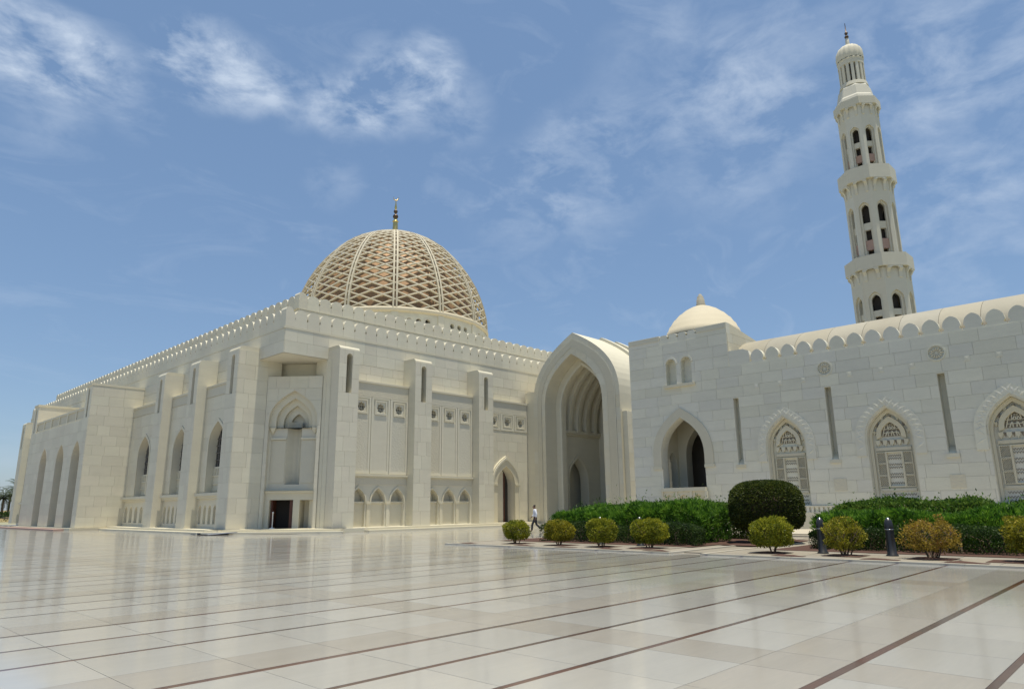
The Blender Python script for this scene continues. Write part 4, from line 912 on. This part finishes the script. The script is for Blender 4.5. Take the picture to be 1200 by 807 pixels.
# ------------------------------------------------------------------ minaret
def minaret():
    az = R(75.72); D = 130; cx, cy = D*math.sin(az), D*math.cos(az)
    t = thing('minaret', (cx, cy, 0), 'tall octagonal stone minaret with three balconies behind the arcade wing', 'minaret')
    a0 = math.atan2(-cx, -cy)+R(-7); n8 = [a0+math.pi/4*i for i in range(8)]
    def octo(r, z): return [(cx+r*math.sin(a), cy+r*math.cos(a), z) for a in n8]
    def shaft(r0, r1, z0, z1, wz0, wz1, nm):
        m = MB(); faces = []
        out = m
        for i in range(8):
            p, q = Vector(octo(r0, z0)[i]), Vector(octo(r0, z0)[(i+1) % 8]); w = (q-p).length; s = (q-p).normalized(); nrm = Vector((s.y, -s.x, 0))
            if nrm.dot((p+q)/2-Vector((cx, cy, z0))) < 0: nrm = -nrm
            fr = Fr(s, nrm, (p.x, p.y, 0)); c = w/2
            h = arch(c, w*.62, wz0, wz1-w*.4, wz1, 7)
            f = MB(); f.panel(fr, rect(0, w, z0, z1), [h], 0, -.35, skirt=False); fo = f.obj('shaft_face', 'minaret_stone', t)
            # stepped arch orders, openings backed by painted shade and rose spandrels
            ww = w*.62
            st = MB(); st.panel(fr, arch(c, ww, wz0, wz1-w*.4, wz1, 7), [arch(c, ww*.66, wz0, wz1-w*.42, wz1-ww*.2, 7)], -.35, -.75, skirt=False); st.obj('arch_order', 'minaret_stone', fo)
            H = wz1-ww*.2-wz0; inn = ww*.66
            dk = MB(); dk.flat(fr, arch(c, ww*.66, wz0, wz1-w*.42, wz1-ww*.2, 7), [], -1.3); dk.obj('opening', 'shade_black', fo)
            for k, (f0, f1, mt) in enumerate(((.53, .66, 'minaret_stone'), (.16, .34, 'rose_stone'))):
                b = MB(); b.fbox(fr, c-ww*.36, c+ww*.36, wz0+H*f0, wz0+H*f1, -1.1, -.55); b.obj('spandrel', mt, fo)
            for sx in (-1, 1):
                b = MB(); b.fbox(fr, c+sx*ww*.36-(.0 if sx < 0 else ww*.11), c+sx*ww*.36+(ww*.11 if sx < 0 else 0), wz0, wz0+H*.66, -1.1, -.6); b.obj('mullion', 'minaret_stone', fo)
    shaft(4.65, 4.65, 0, 39.8, 27.5, 35.9, 't1'); 
    def balcony(r, ri, z0, z1, z2):
        m = MB(); P = octo(ri, z0)+octo(r, z1)+octo(r, z2)+octo(r-.35, z2)+octo(r-.35, z1+.1)+octo(ri*.6, z1+.1)
        m = MB(); A = octo(r, z1)+octo(r, z2)+octo(r-.4, z2)+octo(r-.4, z1+.3)+octo(r*.5, z1+.3)
        m.add(A, [(k*8+i, k*8+(i+1) % 8, k*8+8+(i+1) % 8, k*8+8+i) for k in range(4) for i in range(8)]); m.add(octo(r, z1)+octo(ri*.6, z1), [(i, (i+1) % 8, 8+(i+1) % 8, 8+i) for i in range(8)])
        o = m.obj('balcony', 'minaret_stone', t)
        for i in range(8):
            p, q = Vector(octo(r, z1)[i]), Vector(octo(r, z1)[(i+1) % 8]); pi_, qi = Vector(octo(ri, z1)[i]), Vector(octo(ri, z1)[(i+1) % 8])
            s = (q-p).normalized(); w = (qi-pi_).length
            nrm = Vector((s.y, -s.x, 0)); nrm = nrm if nrm.dot((p+q)/2-Vector((cx, cy, z1))) > 0 else -nrm
            fr = Fr(s, nrm, ((pi_.x), (pi_.y), 0)); dep = (r-ri)*math.cos(math.pi/8)
            for k, x in enumerate((.22*w, .78*w)):
                b = MB(); hw = w*.075
                prof = [(0, z0), (0, z1-.01), (dep*.95, z1-.01), (dep*.95, z1-.45), (dep*.55, z1-.75), (dep*.3, (z0+z1)/2), (.12, z0+.1)]
                b.add([fr(x-hw, z, d_) for d_, z in prof]+[fr(x+hw, z, d_) for d_, z in prof], [tuple(range(7)), tuple(range(7, 14))]+[(j, (j+1) % 7, 7+(j+1) % 7, 7+j) for j in range(7)]); b.obj('corbel', 'minaret_stone', o)
            b = MB(); b.prism(fr, [(.22*w, z1-.02), (.78*w, z1-.02), (.78*w, z1-.35), (.68*w, z1-.35), (.62*w, z1-.15), (.38*w, z1-.15), (.32*w, z1-.35), (.22*w, z1-.35)], dep*.98, dep*.5); b.obj('corbel_arch', 'minaret_stone', o)
    balcony(5.32, 4.65, 37.9, 39.9, 42.2)
    shaft(3.93, 3.93, 39.9, 56.2, 42.0, 52.2, 't2'); balcony(4.66, 3.93, 53.9, 56.1, 58.6)
    shaft(3.38, 3.38, 56.2, 71.0, 58.8, 66.8, 't3'); balcony(3.88, 3.38, 68.8, 70.8, 72.2)
    m = MB(); A = octo(3.6, 72.1)+octo(3.4, 72.9)+octo(3.1, 73.3)+octo(2.7, 75.2)+octo(2.4, 75.7); m.add(A, [(k*8+i, k*8+(i+1) % 8, k*8+8+(i+1) % 8, k*8+8+i) for k in range(4) for i in range(8)]); m.obj('cornice', 'minaret_stone', t)
    c = (cx, cy, 0)
    m = MB(); m.lathe(c, [(1.75, 75.70), (1.75, 81.20)], 24); ln = m.obj('lantern', 'shade_black', t)
    for i in range(16):
        a = a0+2*math.pi*i/16; m = MB(); tv = Vector((math.cos(a), -math.sin(a), 0)); nv = Vector((math.sin(a), math.cos(a), 0)); b = Vector((cx, cy, 0))+nv*1.75
        m.add([b+tv*x+nv*q+Vector((0, 0, z)) for z in (75.70, 80.90) for q in (-.1, .4) for x in (-.25, .25)], [(0, 2, 3, 1), (4, 5, 7, 6), (0, 1, 5, 4), (2, 6, 7, 3), (0, 4, 6, 2), (1, 3, 7, 5)]); m.obj('pillar', 'minaret_stone', ln)
    m = MB(); m.lathe(c, [(1.6, 75.60), (2.45, 75.65), (2.3, 76.40), (2.1, 76.45)], 32, False); m.lathe(c, [(1.7, 80.10), (2.2, 80.15), (2.2, 81.00), (2.28, 81.20), (2.1, 81.45)], 32, False); m.obj('lantern_ring', 'minaret_stone', ln)
    m = MB(); m.lathe(c, [(2.22, 81.40), (2.3, 82.00), (2.2, 83.20), (1.9, 83.90), (1.4, 84.40), (.7, 84.70), (.2, 84.80)], 64, True, 0, lambda i, j: 1+.035*math.cos(i*2*math.pi/64*16)); dm = m.obj('dome', 'minaret_stone', t)
    m = MB(); m.lathe(c, [(.45, 84.6), (.36, 85.4), (.3, 86.4), (.2, 86.5)], 10); fi = m.obj('finial', 'minaret_stone', dm)
    m = MB(); m.lathe(c, [(.1, 86.4), (.36, 86.7), (.38, 86.9), (.15, 87.15), (.15, 87.3), (.3, 87.5), (.3, 87.7), (.1, 87.9), (.05, 89.8)], 10); m.obj('spire', 'dark_bronze', dm)
minaret()

# ------------------------------------------------------------------ planting
def leaf_mesh(name, P, N, size, rg, asp=.5, jit=.9, droop=None):
    """one rhombic leaf per point; N gives the leaf's preferred direction"""
    n = len(P); d = N+rg.normal(0, jit, (n, 3)); d /= np.linalg.norm(d, axis=1)[:, None]+1e-9
    a = np.cross(d, rg.normal(0, 1, (n, 3))); a /= np.linalg.norm(a, axis=1)[:, None]+1e-9
    s = (size*rg.uniform(.6, 1.35, n))[:, None]
    V = np.stack([P, P+d*s*.5+a*s*asp*.5, P+d*s, P+d*s*.5-a*s*asp*.5], 1).reshape(-1, 3)
    me = bpy.data.meshes.new(name); me.vertices.add(4*n); me.vertices.foreach_set('co', V.astype(np.float32).ravel())
    me.loops.add(4*n); me.loops.foreach_set('vertex_index', np.arange(4*n, dtype=np.int32)); me.polygons.add(n); me.polygons.foreach_set('loop_start', np.arange(0, 4*n, 4, dtype=np.int32))
    me.update(calc_edges=True); me.validate(); return me
def lump(P, rg, k=9, amp=.18):
    """uneven outline: push points by a few random bumps"""
    out = np.zeros(len(P))
    for _ in range(k):
        v = rg.normal(0, 1, 3); ph = rg.uniform(0, 6.28); out += np.sin(P@v*2.4+ph)
    return 1+amp*out/math.sqrt(k)
def bush(loc, w, h, leafmat, label, seed, sparse=1.0, group=None):
    w, h = w*.9, h*.93; rg = np.random.default_rng(seed); t = thing('round_shrub', (loc[0], loc[1], .06), label, 'shrub', group)
    n = int(6500*sparse*w*w); u = rg.normal(0, 1, (n, 3)); u /= np.linalg.norm(u, axis=1)[:, None]; rad = 1-.42*rg.random(n)**2.2
    e = .78 if sparse >= 1 else .9
    q = np.sign(u)*np.abs(u)**e; P = q*rad[:, None]*lump(u*1.9, rg, 9, .12 if sparse >= 1 else .2)[:, None]
    P = P*np.array([w/2, w/2, h*.43]); N = u*.7+np.array([0, 0, .5]); P[:, 2] += h*.57
    keep = P[:, 2] > .12*h+.12*rg.random(n); P, N = P[keep], N[keep]
    if sparse < 1:
        v = lump(P*3.4, rg, 7, 1); keep = v > .55; P, N = P[keep], N[keep]
    link('crown', leaf_mesh('crown', P+np.array([loc[0], loc[1], .06]), N, .068, rg), leafmat, t)
    tr = MB(); py = random.Random(seed); nst = 5 if sparse >= 1 else 9
    for k in range(nst):
        a = 6.28*k/nst+py.uniform(-.4, .4); r0 = py.uniform(.03, .15); b = Vector((loc[0]+r0*math.cos(a), loc[1]+r0*math.sin(a), .03))
        e1 = b+Vector((.12*w*math.cos(a), .12*w*math.sin(a), h*.33)); e2 = b+Vector((.34*w*math.cos(a+.4), .34*w*math.sin(a+.4), h*.72))
        tr.tube([b, e1, e2], [.03, .022, .008], 5)
        for _ in range(3):
            f = e1.lerp(e2, py.random()); tr.tube([f, f+Vector((py.uniform(-.2, .2)*w, py.uniform(-.2, .2)*w, h*.25))], [.012, .004], 4)
    tr.obj('stems', 'bark', t)
bush((22.83, 21.6), 1.12, 1.0, 'green_bush_leaf', 'clipped round shrub with open stems, the one beside the walking man', 1)
bush((22.9, 19.2), 1.22, 1.05, 'bush_leaf', 'clipped round shrub mottled olive and rusty brown before the hedge', 2)
bush((22.85, 17.0), 1.26, 1.1, 'green_bush_leaf', 'even green clipped round shrub beside a small white lamp', 3)
bush((23.2, 14.98), 1.36, 1.12, 'green_bush_leaf', 'dense green round shrub hiding a bollard at the hedge end', 4)
bush((23.0, 10.15), 1.38, 1.15, 'green_bush_leaf', 'green round shrub on bare branching stems before the big topiary', 5)
bush((22.9, 7.85), 1.22, 1.1, 'bush_leaf', 'loose yellow green shrub between the two dark bollards', 6, .75)
bush((22.9, 5.5), 1.42, 1.15, 'dry_bush_leaf', 'straggly amber shrub with bare reddish twigs beside a bollard', 7, .55)
bush((23.0, 3.05), 1.5, 1.18, 'bush_leaf', 'wide yellow green shrub farthest from the prayer hall', 8, .9)
def hedge(name, x0, x1, y0, y1, h, leafmat, label, cat, seed, dens, size, asp, upb, jit, wob=.12, stems=True, z0=.06, sides=.6):
    """a box-like volume of leaves with rounded, uneven top; leaves gather at the skin"""
    rg = np.random.default_rng(seed); A = (x1-x0)*(y1-y0)+2*h*((x1-x0)+(y1-y0)); n = int(A*dens)
    U = rg.random((n, 3)); ax = rg.choice(3, n, p=[.3, .2, .5]); side = np.where(rg.random(n) < .78, 0, 1); depth = rg.random(n)**2*.35
    for k in range(3):
        m = ax == k
        if k == 2: U[m, k] = 1-depth[m]
        else: U[m, k] = np.where(side[m] == 0, depth[m], 1-depth[m])
    C = U*2-1; C = np.sign(C)*np.abs(C)
    round_ = np.where((C[:, 2] > 0), 1/np.maximum(1, (np.abs(C[:, 0])**4+np.abs(C[:, 2])**4)**.25), 1)
    C[:, 0] *= round_; C[:, 2] *= round_
    e = np.maximum(0, np.abs(C[:, 1])*(y1-y0)/2-((y1-y0)/2-.8))/.8; C[:, 2] = np.where(C[:, 2] > 0, C[:, 2]*np.sqrt(np.maximum(.15, 1-.75*e*e)), C[:, 2])
    P = np.stack([(x0+x1)/2+C[:, 0]*(x1-x0)/2, (y0+y1)/2+C[:, 1]*(y1-y0)/2, z0+(C[:, 2]+1)/2*h], 1)
    Q = P.copy(); Q[:, 2] *= .6; b = np.zeros(n)
    for _ in range(8):
        v = rg.normal(0, 1, 3)*1.5; b += np.sin(Q@v+rg.uniform(0, 6.28))
    b = b/2.8
    P[:, 2] = z0+(P[:, 2]-z0)*(1+wob*b); P[:, 0] += b*wob*.6*np.sign(C[:, 0])
    pk = (rg.random(n) < .05) & (C[:, 2] > .3); P[:, 2] += pk*rg.exponential(.07*h, n)
    N = np.stack([C[:, 0]*sides, C[:, 1]*.1, np.full(n, upb)], 1)
    t = thing(name, ((x0+x1)/2, (y0+y1)/2, z0-.01), label, cat)
    link('foliage', leaf_mesh('foliage', P, N, size, rg, asp, jit), leafmat, t)
    core = MB(); py = random.Random(seed); k = int((y1-y0)*2.2)
    for i in range(k):
        yy = y0+.25+(y1-y0-.5)*(i+.5)/k; xx = (x0+x1)/2+py.uniform(-.3, .3)*(x1-x0)
        for _ in range(3): core.tube([(xx, yy, z0-.02), (xx+py.uniform(-.3, .3), yy+py.uniform(-.3, .3), h*.6), (xx+py.uniform(-.4, .4), yy+py.uniform(-.4, .4), h*.9)], [.025, .016, .006], 4)
    core.obj('stems', 'bark', t)
hedge('clipped_hedge', 24.75, 25.75, 14.0, 21.9, .85, 'hedge_leaf', 'low dark clipped hedge at the foot of the feathery planting by the gateway', 'hedge', 21, 900, .06, .6, .6, .9)
hedge('clipped_hedge', 24.9, 25.9, -5, 8.4, .72, 'hedge_leaf', 'low dark clipped hedge behind the bollards and amber shrubs', 'hedge', 22, 900, .06, .6, .6, .9, wob=.16)
hedge('clipped_hedge', 24.9, 25.6, 9.05, 9.7, .74, 'hedge_leaf', 'small dark clipped cube of hedge beside a bollard', 'hedge', 23, 1500, .055, .6, .6, .9, wob=.05)
hedge('feathery_hedge', 26.1, 28.8, 14.5, 22.3, 1.4, 'feather_leaf', 'bright green feathery hedge with soft outline before the gateway', 'hedge', 24, 900, .19, .16, .9, .6, wob=.17)
hedge('feathery_hedge', 26.0, 28.8, -7, 9.95, 1.14, 'feather_leaf', 'bright green feathery hedge before the carved arcade screens', 'hedge', 25, 900, .19, .16, .9, .6, wob=.17)
hedge('leafy_hedge', 30.5, 32.6, 13.7, 23.6, 1.62, 'shrub_leaf', 'taller loose leafy hedge behind the feathery one by the gateway', 'hedge', 26, 520, .12, .5, .8, .8, wob=.06)
hedge('leafy_hedge', 30.6, 32.6, 5.2, 10.9, 1.58, 'shrub_leaf', 'loose pale flowering hedge under the middle arcade screen', 'hedge', 27, 520, .12, .5, .8, .8, wob=.06)
hedge('leafy_hedge', 30.6, 32.6, -7, 4.9, 1.55, 'shrub_leaf', 'loose leafy hedge under the screen farthest from the pavilion', 'hedge', 28, 450, .12, .5, .8, .8, wob=.06)
def topiary():
    rg = np.random.default_rng(31); x, y = 28.6, 12.75; w, h = 2.9, 2.48; t = thing('topiary', (x, y, .06), 'big dark clipped topiary drum with rounded shoulders between the hedges', 'topiary')
    n = 42000; th = rg.uniform(0, 2*np.pi, n); top = rg.random(n) < .32; z = np.where(top, 1, rg.random(n)); r = np.where(top, np.sqrt(rg.random(n)), 1)
    zz = z*2-1; f = 1/np.maximum(1, (r**2.9+np.abs(zz)**2.9)**(1/2.9)); dep = 1-.10*rg.random(n)**2
    P = np.stack([r*np.cos(th)*f*w/2*dep, r*np.sin(th)*f*w/2*dep, .34+(zz*f*dep+1)/2*(h-.34)], 1)
    b = lump(P*1.3, rg, 8, .018); P[:, :2] *= b[:, None]
    N = np.stack([np.cos(th)*np.where(top, .3, 1), np.sin(th)*np.where(top, .3, 1), np.where(top, 1, .2)], 1)
    link('crown', leaf_mesh('crown', P+np.array([x, y, .06]), N*.8, .075, rg, .6, .8), 'topiary_leaf', t)
    m = MB(); m.lathe((x, y, .1), [(w*.30, .4), (w*.40, .8), (w*.41, 1.6), (w*.30, 2.1), (.05, 2.25)], 24); m.obj('inner_mass', 'bark', t)
    m = MB()
    for k in range(7): a = k*.9; m.tube([(x+.25*math.cos(a), y+.25*math.sin(a), .0), (x+.5*math.cos(a), y+.5*math.sin(a), .7)], [.06, .04], 6)
    m.obj('trunk', 'bark', t)
topiary()
def bollard(loc, label):
    x, y = loc; t = thing('bollard', (x, y, .04), label, 'bollard', 'bullet shaped bollards along the garden')
    b = MB(); b.lathe((x, y, .04), [(.17, 0), (.17, .04), (.135, .06), (.125, .5), (.118, .78)], 20); b.obj('post', 'bollard_metal', t)
    b = MB(); b.lathe((x, y, .04), [(.128, .78), (.128, .86), (.122, .94), (.10, 1.03), (.06, 1.09), (.01, 1.11)], 20); h = b.obj('cap', 'bollard_metal', t)
    b = MB(); b.lathe((x, y, .04), [(.1, .765), (.132, .77), (.132, .785), (.1, .79)], 20); b.obj('collar', 'steel', t)
    b = MB(); b.lathe((x, y, .04), [(.05, 1.1), (.03, 1.12), (.001, 1.125)], 12); b.obj('stud', 'steel', h)
bollard((23.55, 8.75), 'dark grey bullet bollard between the small hedge cube and a loose shrub')
bollard((23.5, 6.7), 'dark grey bullet bollard standing clear before the low hedge')
bollard((24.1, 16.0), 'grey bollard half hidden behind a dense green round shrub')
bollard((24.3, 18.1), 'grey bollard behind the even green round shrub, only its cap showing')
def lamp():
    x, y = 25.0, 18.9; t = thing('garden_lamp', (x, y, .06), 'small white cone lamp standing in front of the low hedge', 'lamp')
    b = MB(); b.tube([(x, y, .05), (x, y, .22)], .02, 8); b.obj('stem', 'steel', t); b = MB(); b.lathe((x, y, .2), [(.1, 0), (.09, .05), (.03, .22), (.005, .24)], 14); b.obj('shade', 'white_plastic', t)
lamp()
def palm(x, y, h, label, seed, z0=-.3):
    rg = random.Random(seed); t = thing('palm_tree', (x, y, z0), label, 'palm tree', 'palms beyond the courtyard')
    b = MB(); lean = rg.uniform(-.4, .4); pts = [(x+lean*(i/9)**2, y, z0+h*i/9) for i in range(10)]; b.tube(pts, [.26-.008*i+(.03 if i % 2 else 0) for i in range(10)], 9); b.obj('trunk', 'palm_bark', t)
    V, F = [], []; cx, cz = x+lean, z0+h
    for k in range(46):
        a = rg.uniform(0, 6.28); el = rg.uniform(-.75, 1.35); L_ = rg.uniform(2.8, 3.8); pr = []
        for i in range(9):
            f = i/8; e = el-f*f*1.25; pr.append((pr[-1][0]+L_/8*math.cos(e), pr[-1][1]+L_/8*math.sin(e)) if pr else (0, 0))
        ca, sa = math.cos(a), math.sin(a)
        for i in range(1, 9):
            for j in range(2):
                f = i-1+j*.5; i0 = int(f); fr_ = f-i0; r = pr[i0][0]*(1-fr_)+pr[min(i0+1, 8)][0]*fr_; zz = pr[i0][1]*(1-fr_)+pr[min(i0+1, 8)][1]*fr_
                for s in (-1, 1):
                    l = .55*(1-.5*abs(f/8-.4)); bx = Vector((cx+r*ca, y+r*sa, cz+zz)); dv = Vector((ca*.6-sa*s*.75, sa*.6+ca*s*.75, -.35+rg.uniform(-.2, .2))).normalized()*l; sv = Vector((ca, sa, .2))*.07
                    q = len(V); V += [tuple(bx-sv), tuple(bx+sv), tuple(bx+dv)]; F.append((q, q+1, q+2))
        q = len(V)
        for i in range(9): V += [(cx+pr[i][0]*ca-sa*.03, y+pr[i][0]*sa+ca*.03, cz+pr[i][1]), (cx+pr[i][0]*ca+sa*.03, y+pr[i][0]*sa-ca*.03, cz+pr[i][1])]
        F += [(q+2*i, q+2*i+1, q+2*i+3, q+2*i+2) for i in range(8)]
    m = MB(); m.v, m.f, m.sm = V, F, [False]*len(F); m.obj('crown', 'palm_leaf', t)
palm(37.3, 199, 5.3, 'date palm with drooping fronds, shortest of the row', 41)
palm(39.2, 203, 5.9, 'date palm with a full round head beside the shortest one', 42)
palm(41.4, 206, 7.9, 'tallest date palm, its head touching the prayer hall outline', 43)
palm(34.5, 201, 6.4, 'date palm standing outermost, away from the prayer hall', 44)
hedge('bank_hedge', 12, 52, 182, 185, 1.9, 'hedge_leaf', 'dark low hedge along the dry bank under the palms', 'hedge', 45, 14, .5, .6, .6, .9, z0=-.3)

# ------------------------------------------------------------------ the walking man and small things
def person():
    X, Y = 35.0, 31.35; t = thing('person', (X, Y, 0), 'person in white shirt and dark trousers walking past the gateway', 'person')
    hd = Vector((-.62, .78, 0)).normalized(); sd_ = Vector((hd.y, -hd.x, 0))          # heading and right-hand side
    def W(f, s, z): return Vector((X, Y, 0))+hd*f+sd_*s+Vector((0, 0, z))
    def skin(name, nodes, edges, mt, root=0, sub=2):
        me = bpy.data.meshes.new(name); me.from_pydata([n[0] for n in nodes], edges, []); o = link(name, me, mt, t)
        m = o.modifiers.new('skin', 'SKIN'); m.use_smooth_shade = True; me.skin_vertices.data if False else None
        sv = me.skin_vertices[0].data if me.skin_vertices else None
        if sv is None: return o
        for i, n in enumerate(nodes): sv[i].radius = n[1]; sv[i].use_root = i == root
        s = o.modifiers.new('sub', 'SUBSURF'); s.levels = s.render_levels = sub; return o
    # joints (forward, side, height)
    pel = W(0, 0, .93); chest = W(.03, 0, 1.28); nk = W(.04, 0, 1.47); hb = W(.06, 0, 1.55); ht = W(.075, 0, 1.68)
    lh, rh = W(0, -.09, .9), W(0, .09, .9); lk, rk = W(.2, -.09, .5), W(-.05, .1, .48); la, ra = W(.24, -.08, .1), W(-.40, .1, .17); lt, rt_ = W(.40, -.08, .05), W(-.29, .1, .05)
    ls, rs = W(.02, -.19, 1.41), W(.02, .19, 1.41); le, re = W(-.1, -.25, 1.13), W(.06, .25, 1.14); lw, rw = W(-.03, -.27, .89), W(.26, .24, .95)
    nodes = [(pel, (.14, .11)), (chest, (.16, .115)), (nk, (.06, .06)), (hb, (.075, .085)), (ht, (.07, .085)), (lh, (.09, .09)), (rh, (.09, .09)), (lk, (.06, .06)), (rk, (.06, .06)), (la, (.042, .042)), (ra, (.042, .042)), (lt, (.035, .03)), (rt_, (.035, .03)),
             (ls, (.06, .06)), (rs, (.06, .06)), (le, (.042, .042)), (re, (.042, .042)), (lw, (.03, .03)), (rw, (.03, .03))]
    ed = [(0, 1), (1, 2), (2, 3), (3, 4), (0, 5), (0, 6), (5, 7), (6, 8), (7, 9), (8, 10), (9, 11), (10, 12), (1, 13), (1, 14), (13, 15), (14, 16), (15, 17), (16, 18)]
    def fingers(w, e):
        d = (w-e).normalized(); s = d.cross(Vector((0, 0, 1))); s.normalize(); b = len(nodes); k = [p for p, q in enumerate(nodes) if (q[0]-w).length < 1e-6][0]
        pm = w+d*.07; nodes.append((pm, (.034, .02))); ed.append((k, b))
        for j, (o_, l) in enumerate(((-.03, .075), (-.01, .09), (.01, .085), (.03, .065))):
            nodes.append((pm+s*o_+d*.03, (.01, .01))); nodes.append((pm+s*o_+d*l+hd*.02, (.008, .008))); ed.extend([(b, len(nodes)-2), (len(nodes)-2, len(nodes)-1)])
        nodes.append((w+d*.05+hd*.05, (.011, .011))); ed.append((b, len(nodes)-1))
    fingers(lw, le); fingers(rw, re)
    body = skin('body', nodes, ed, 'skin')
    skin('trousers', [(pel+Vector((0, 0, .06)), (.165, .125)), (pel, (.165, .125)), (lh-Vector((0, 0, .05)), (.108, .108)), (rh-Vector((0, 0, .05)), (.108, .108)), (lk, (.08, .08)), (rk, (.08, .08)), (la, (.068, .068)), (ra+Vector((0, 0, .02)), (.068, .068))], [(0, 1), (1, 2), (1, 3), (2, 4), (3, 5), (4, 6), (5, 7)], 'trouser_cloth')
    skin('shirt', [(pel+Vector((0, 0, -.02)), (.185, .14)), (W(.01, 0, 1.1), (.175, .13)), (chest, (.19, .14)), (W(.03, 0, 1.42), (.11, .1)), (ls, (.085, .085)), (rs, (.085, .085)), (le, (.066, .066)), (re, (.066, .066)), (lw.lerp(le, .15), (.052, .052)), (rw.lerp(re, .15), (.052, .052))], [(0, 1), (1, 2), (2, 3), (2, 4), (2, 5), (4, 6), (5, 7), (6, 8), (7, 9)], 'shirt_cloth')
    skin('hair', [(W(.03, 0, 1.6), (.085, .09)), (W(.05, 0, 1.70), (.078, .088)), (W(.06, 0, 1.735), (.05, .06))], [(0, 1), (1, 2)], 'hair')
    for a, b in ((la, lt), (ra, rt_)): skin('shoe', [(a-Vector((0, 0, .03)), (.055, .05)), (a.lerp(b, .5)-Vector((0, 0, .02)), (.05, .04)), (b, (.045, .035))], [(0, 1), (1, 2)], 'shoe_leather')
    # face
    f = MB(); f.lathe(W(.165, 0, 1.605), [(.001, -.03), (.018, -.02), (.012, .02), (.002, .04)], 8); f.obj('nose', 'skin', t)
    for s in (-1, 1):
        f = MB(); f.lathe(W(.065, s*.085, 1.6), [(.001, -.035), (.02, -.02), (.02, .02), (.001, .035)], 8); f.obj('ear', 'skin', t)
        f = MB(); f.lathe(W(.148, s*.033, 1.635), [(.001, -.01), (.012, 0), (.001, .01)], 8); f.obj('eye', 'hair', t)
    f = MB(); f.tube([W(.15, -.025, 1.56), W(.158, 0, 1.557), W(.15, .025, 1.56)], .007, 6); f.obj('mouth', 'wood_dark', t)
person()
def ramp():
    t = thing('access_ramp', (21.4, 48.6, 0), 'thin grey metal access ramp lying against the hall plinth', 'ramp')
    b = MB(); b.add([(20.35, 47.4, .02), (20.35, 50.2, .02), (21.4, 50.4, .02), (21.9, 46.4, .16), (21.9, 46.4, .2), (21.4, 50.4, .07), (20.35, 50.2, .05), (20.35, 47.4, .05)], [(0, 1, 2, 3), (7, 6, 5, 4), (0, 3, 4, 7), (0, 7, 6, 1), (1, 6, 5, 2), (2, 5, 4, 3)]); b.obj('plate', 'ramp_metal', t)
    b = MB(); b.tube([(20.33, 47.4, .06), (20.33, 50.2, .06)], .03, 6); b.obj('rail', 'steel', t)
    b = MB(); b.lathe((20.3, 48.7, 0), [(.09, 0), (.11, .06), (.09, .14), (.02, .16)], 10); b.obj('wheel', 'bollard_metal', t)
ramp()
def stand():
    x, y = 24.85, 47.35; t = thing('rope_stand', (x, y, .3), 'pale post on a round foot in the dark corner doorway', 'stanchion')
    b = MB(); b.lathe((x, y, .3), [(.22, 0), (.2, .04), (.06, .08), (.035, .12)], 16); b.obj('foot', 'white_plastic', t); b = MB(); b.lathe((x, y, .3), [(.035, .1), (.035, 1.05), (.06, 1.1), (.05, 1.16), (.01, 1.18)], 12); b.obj('post', 'white_plastic', t)
stand()
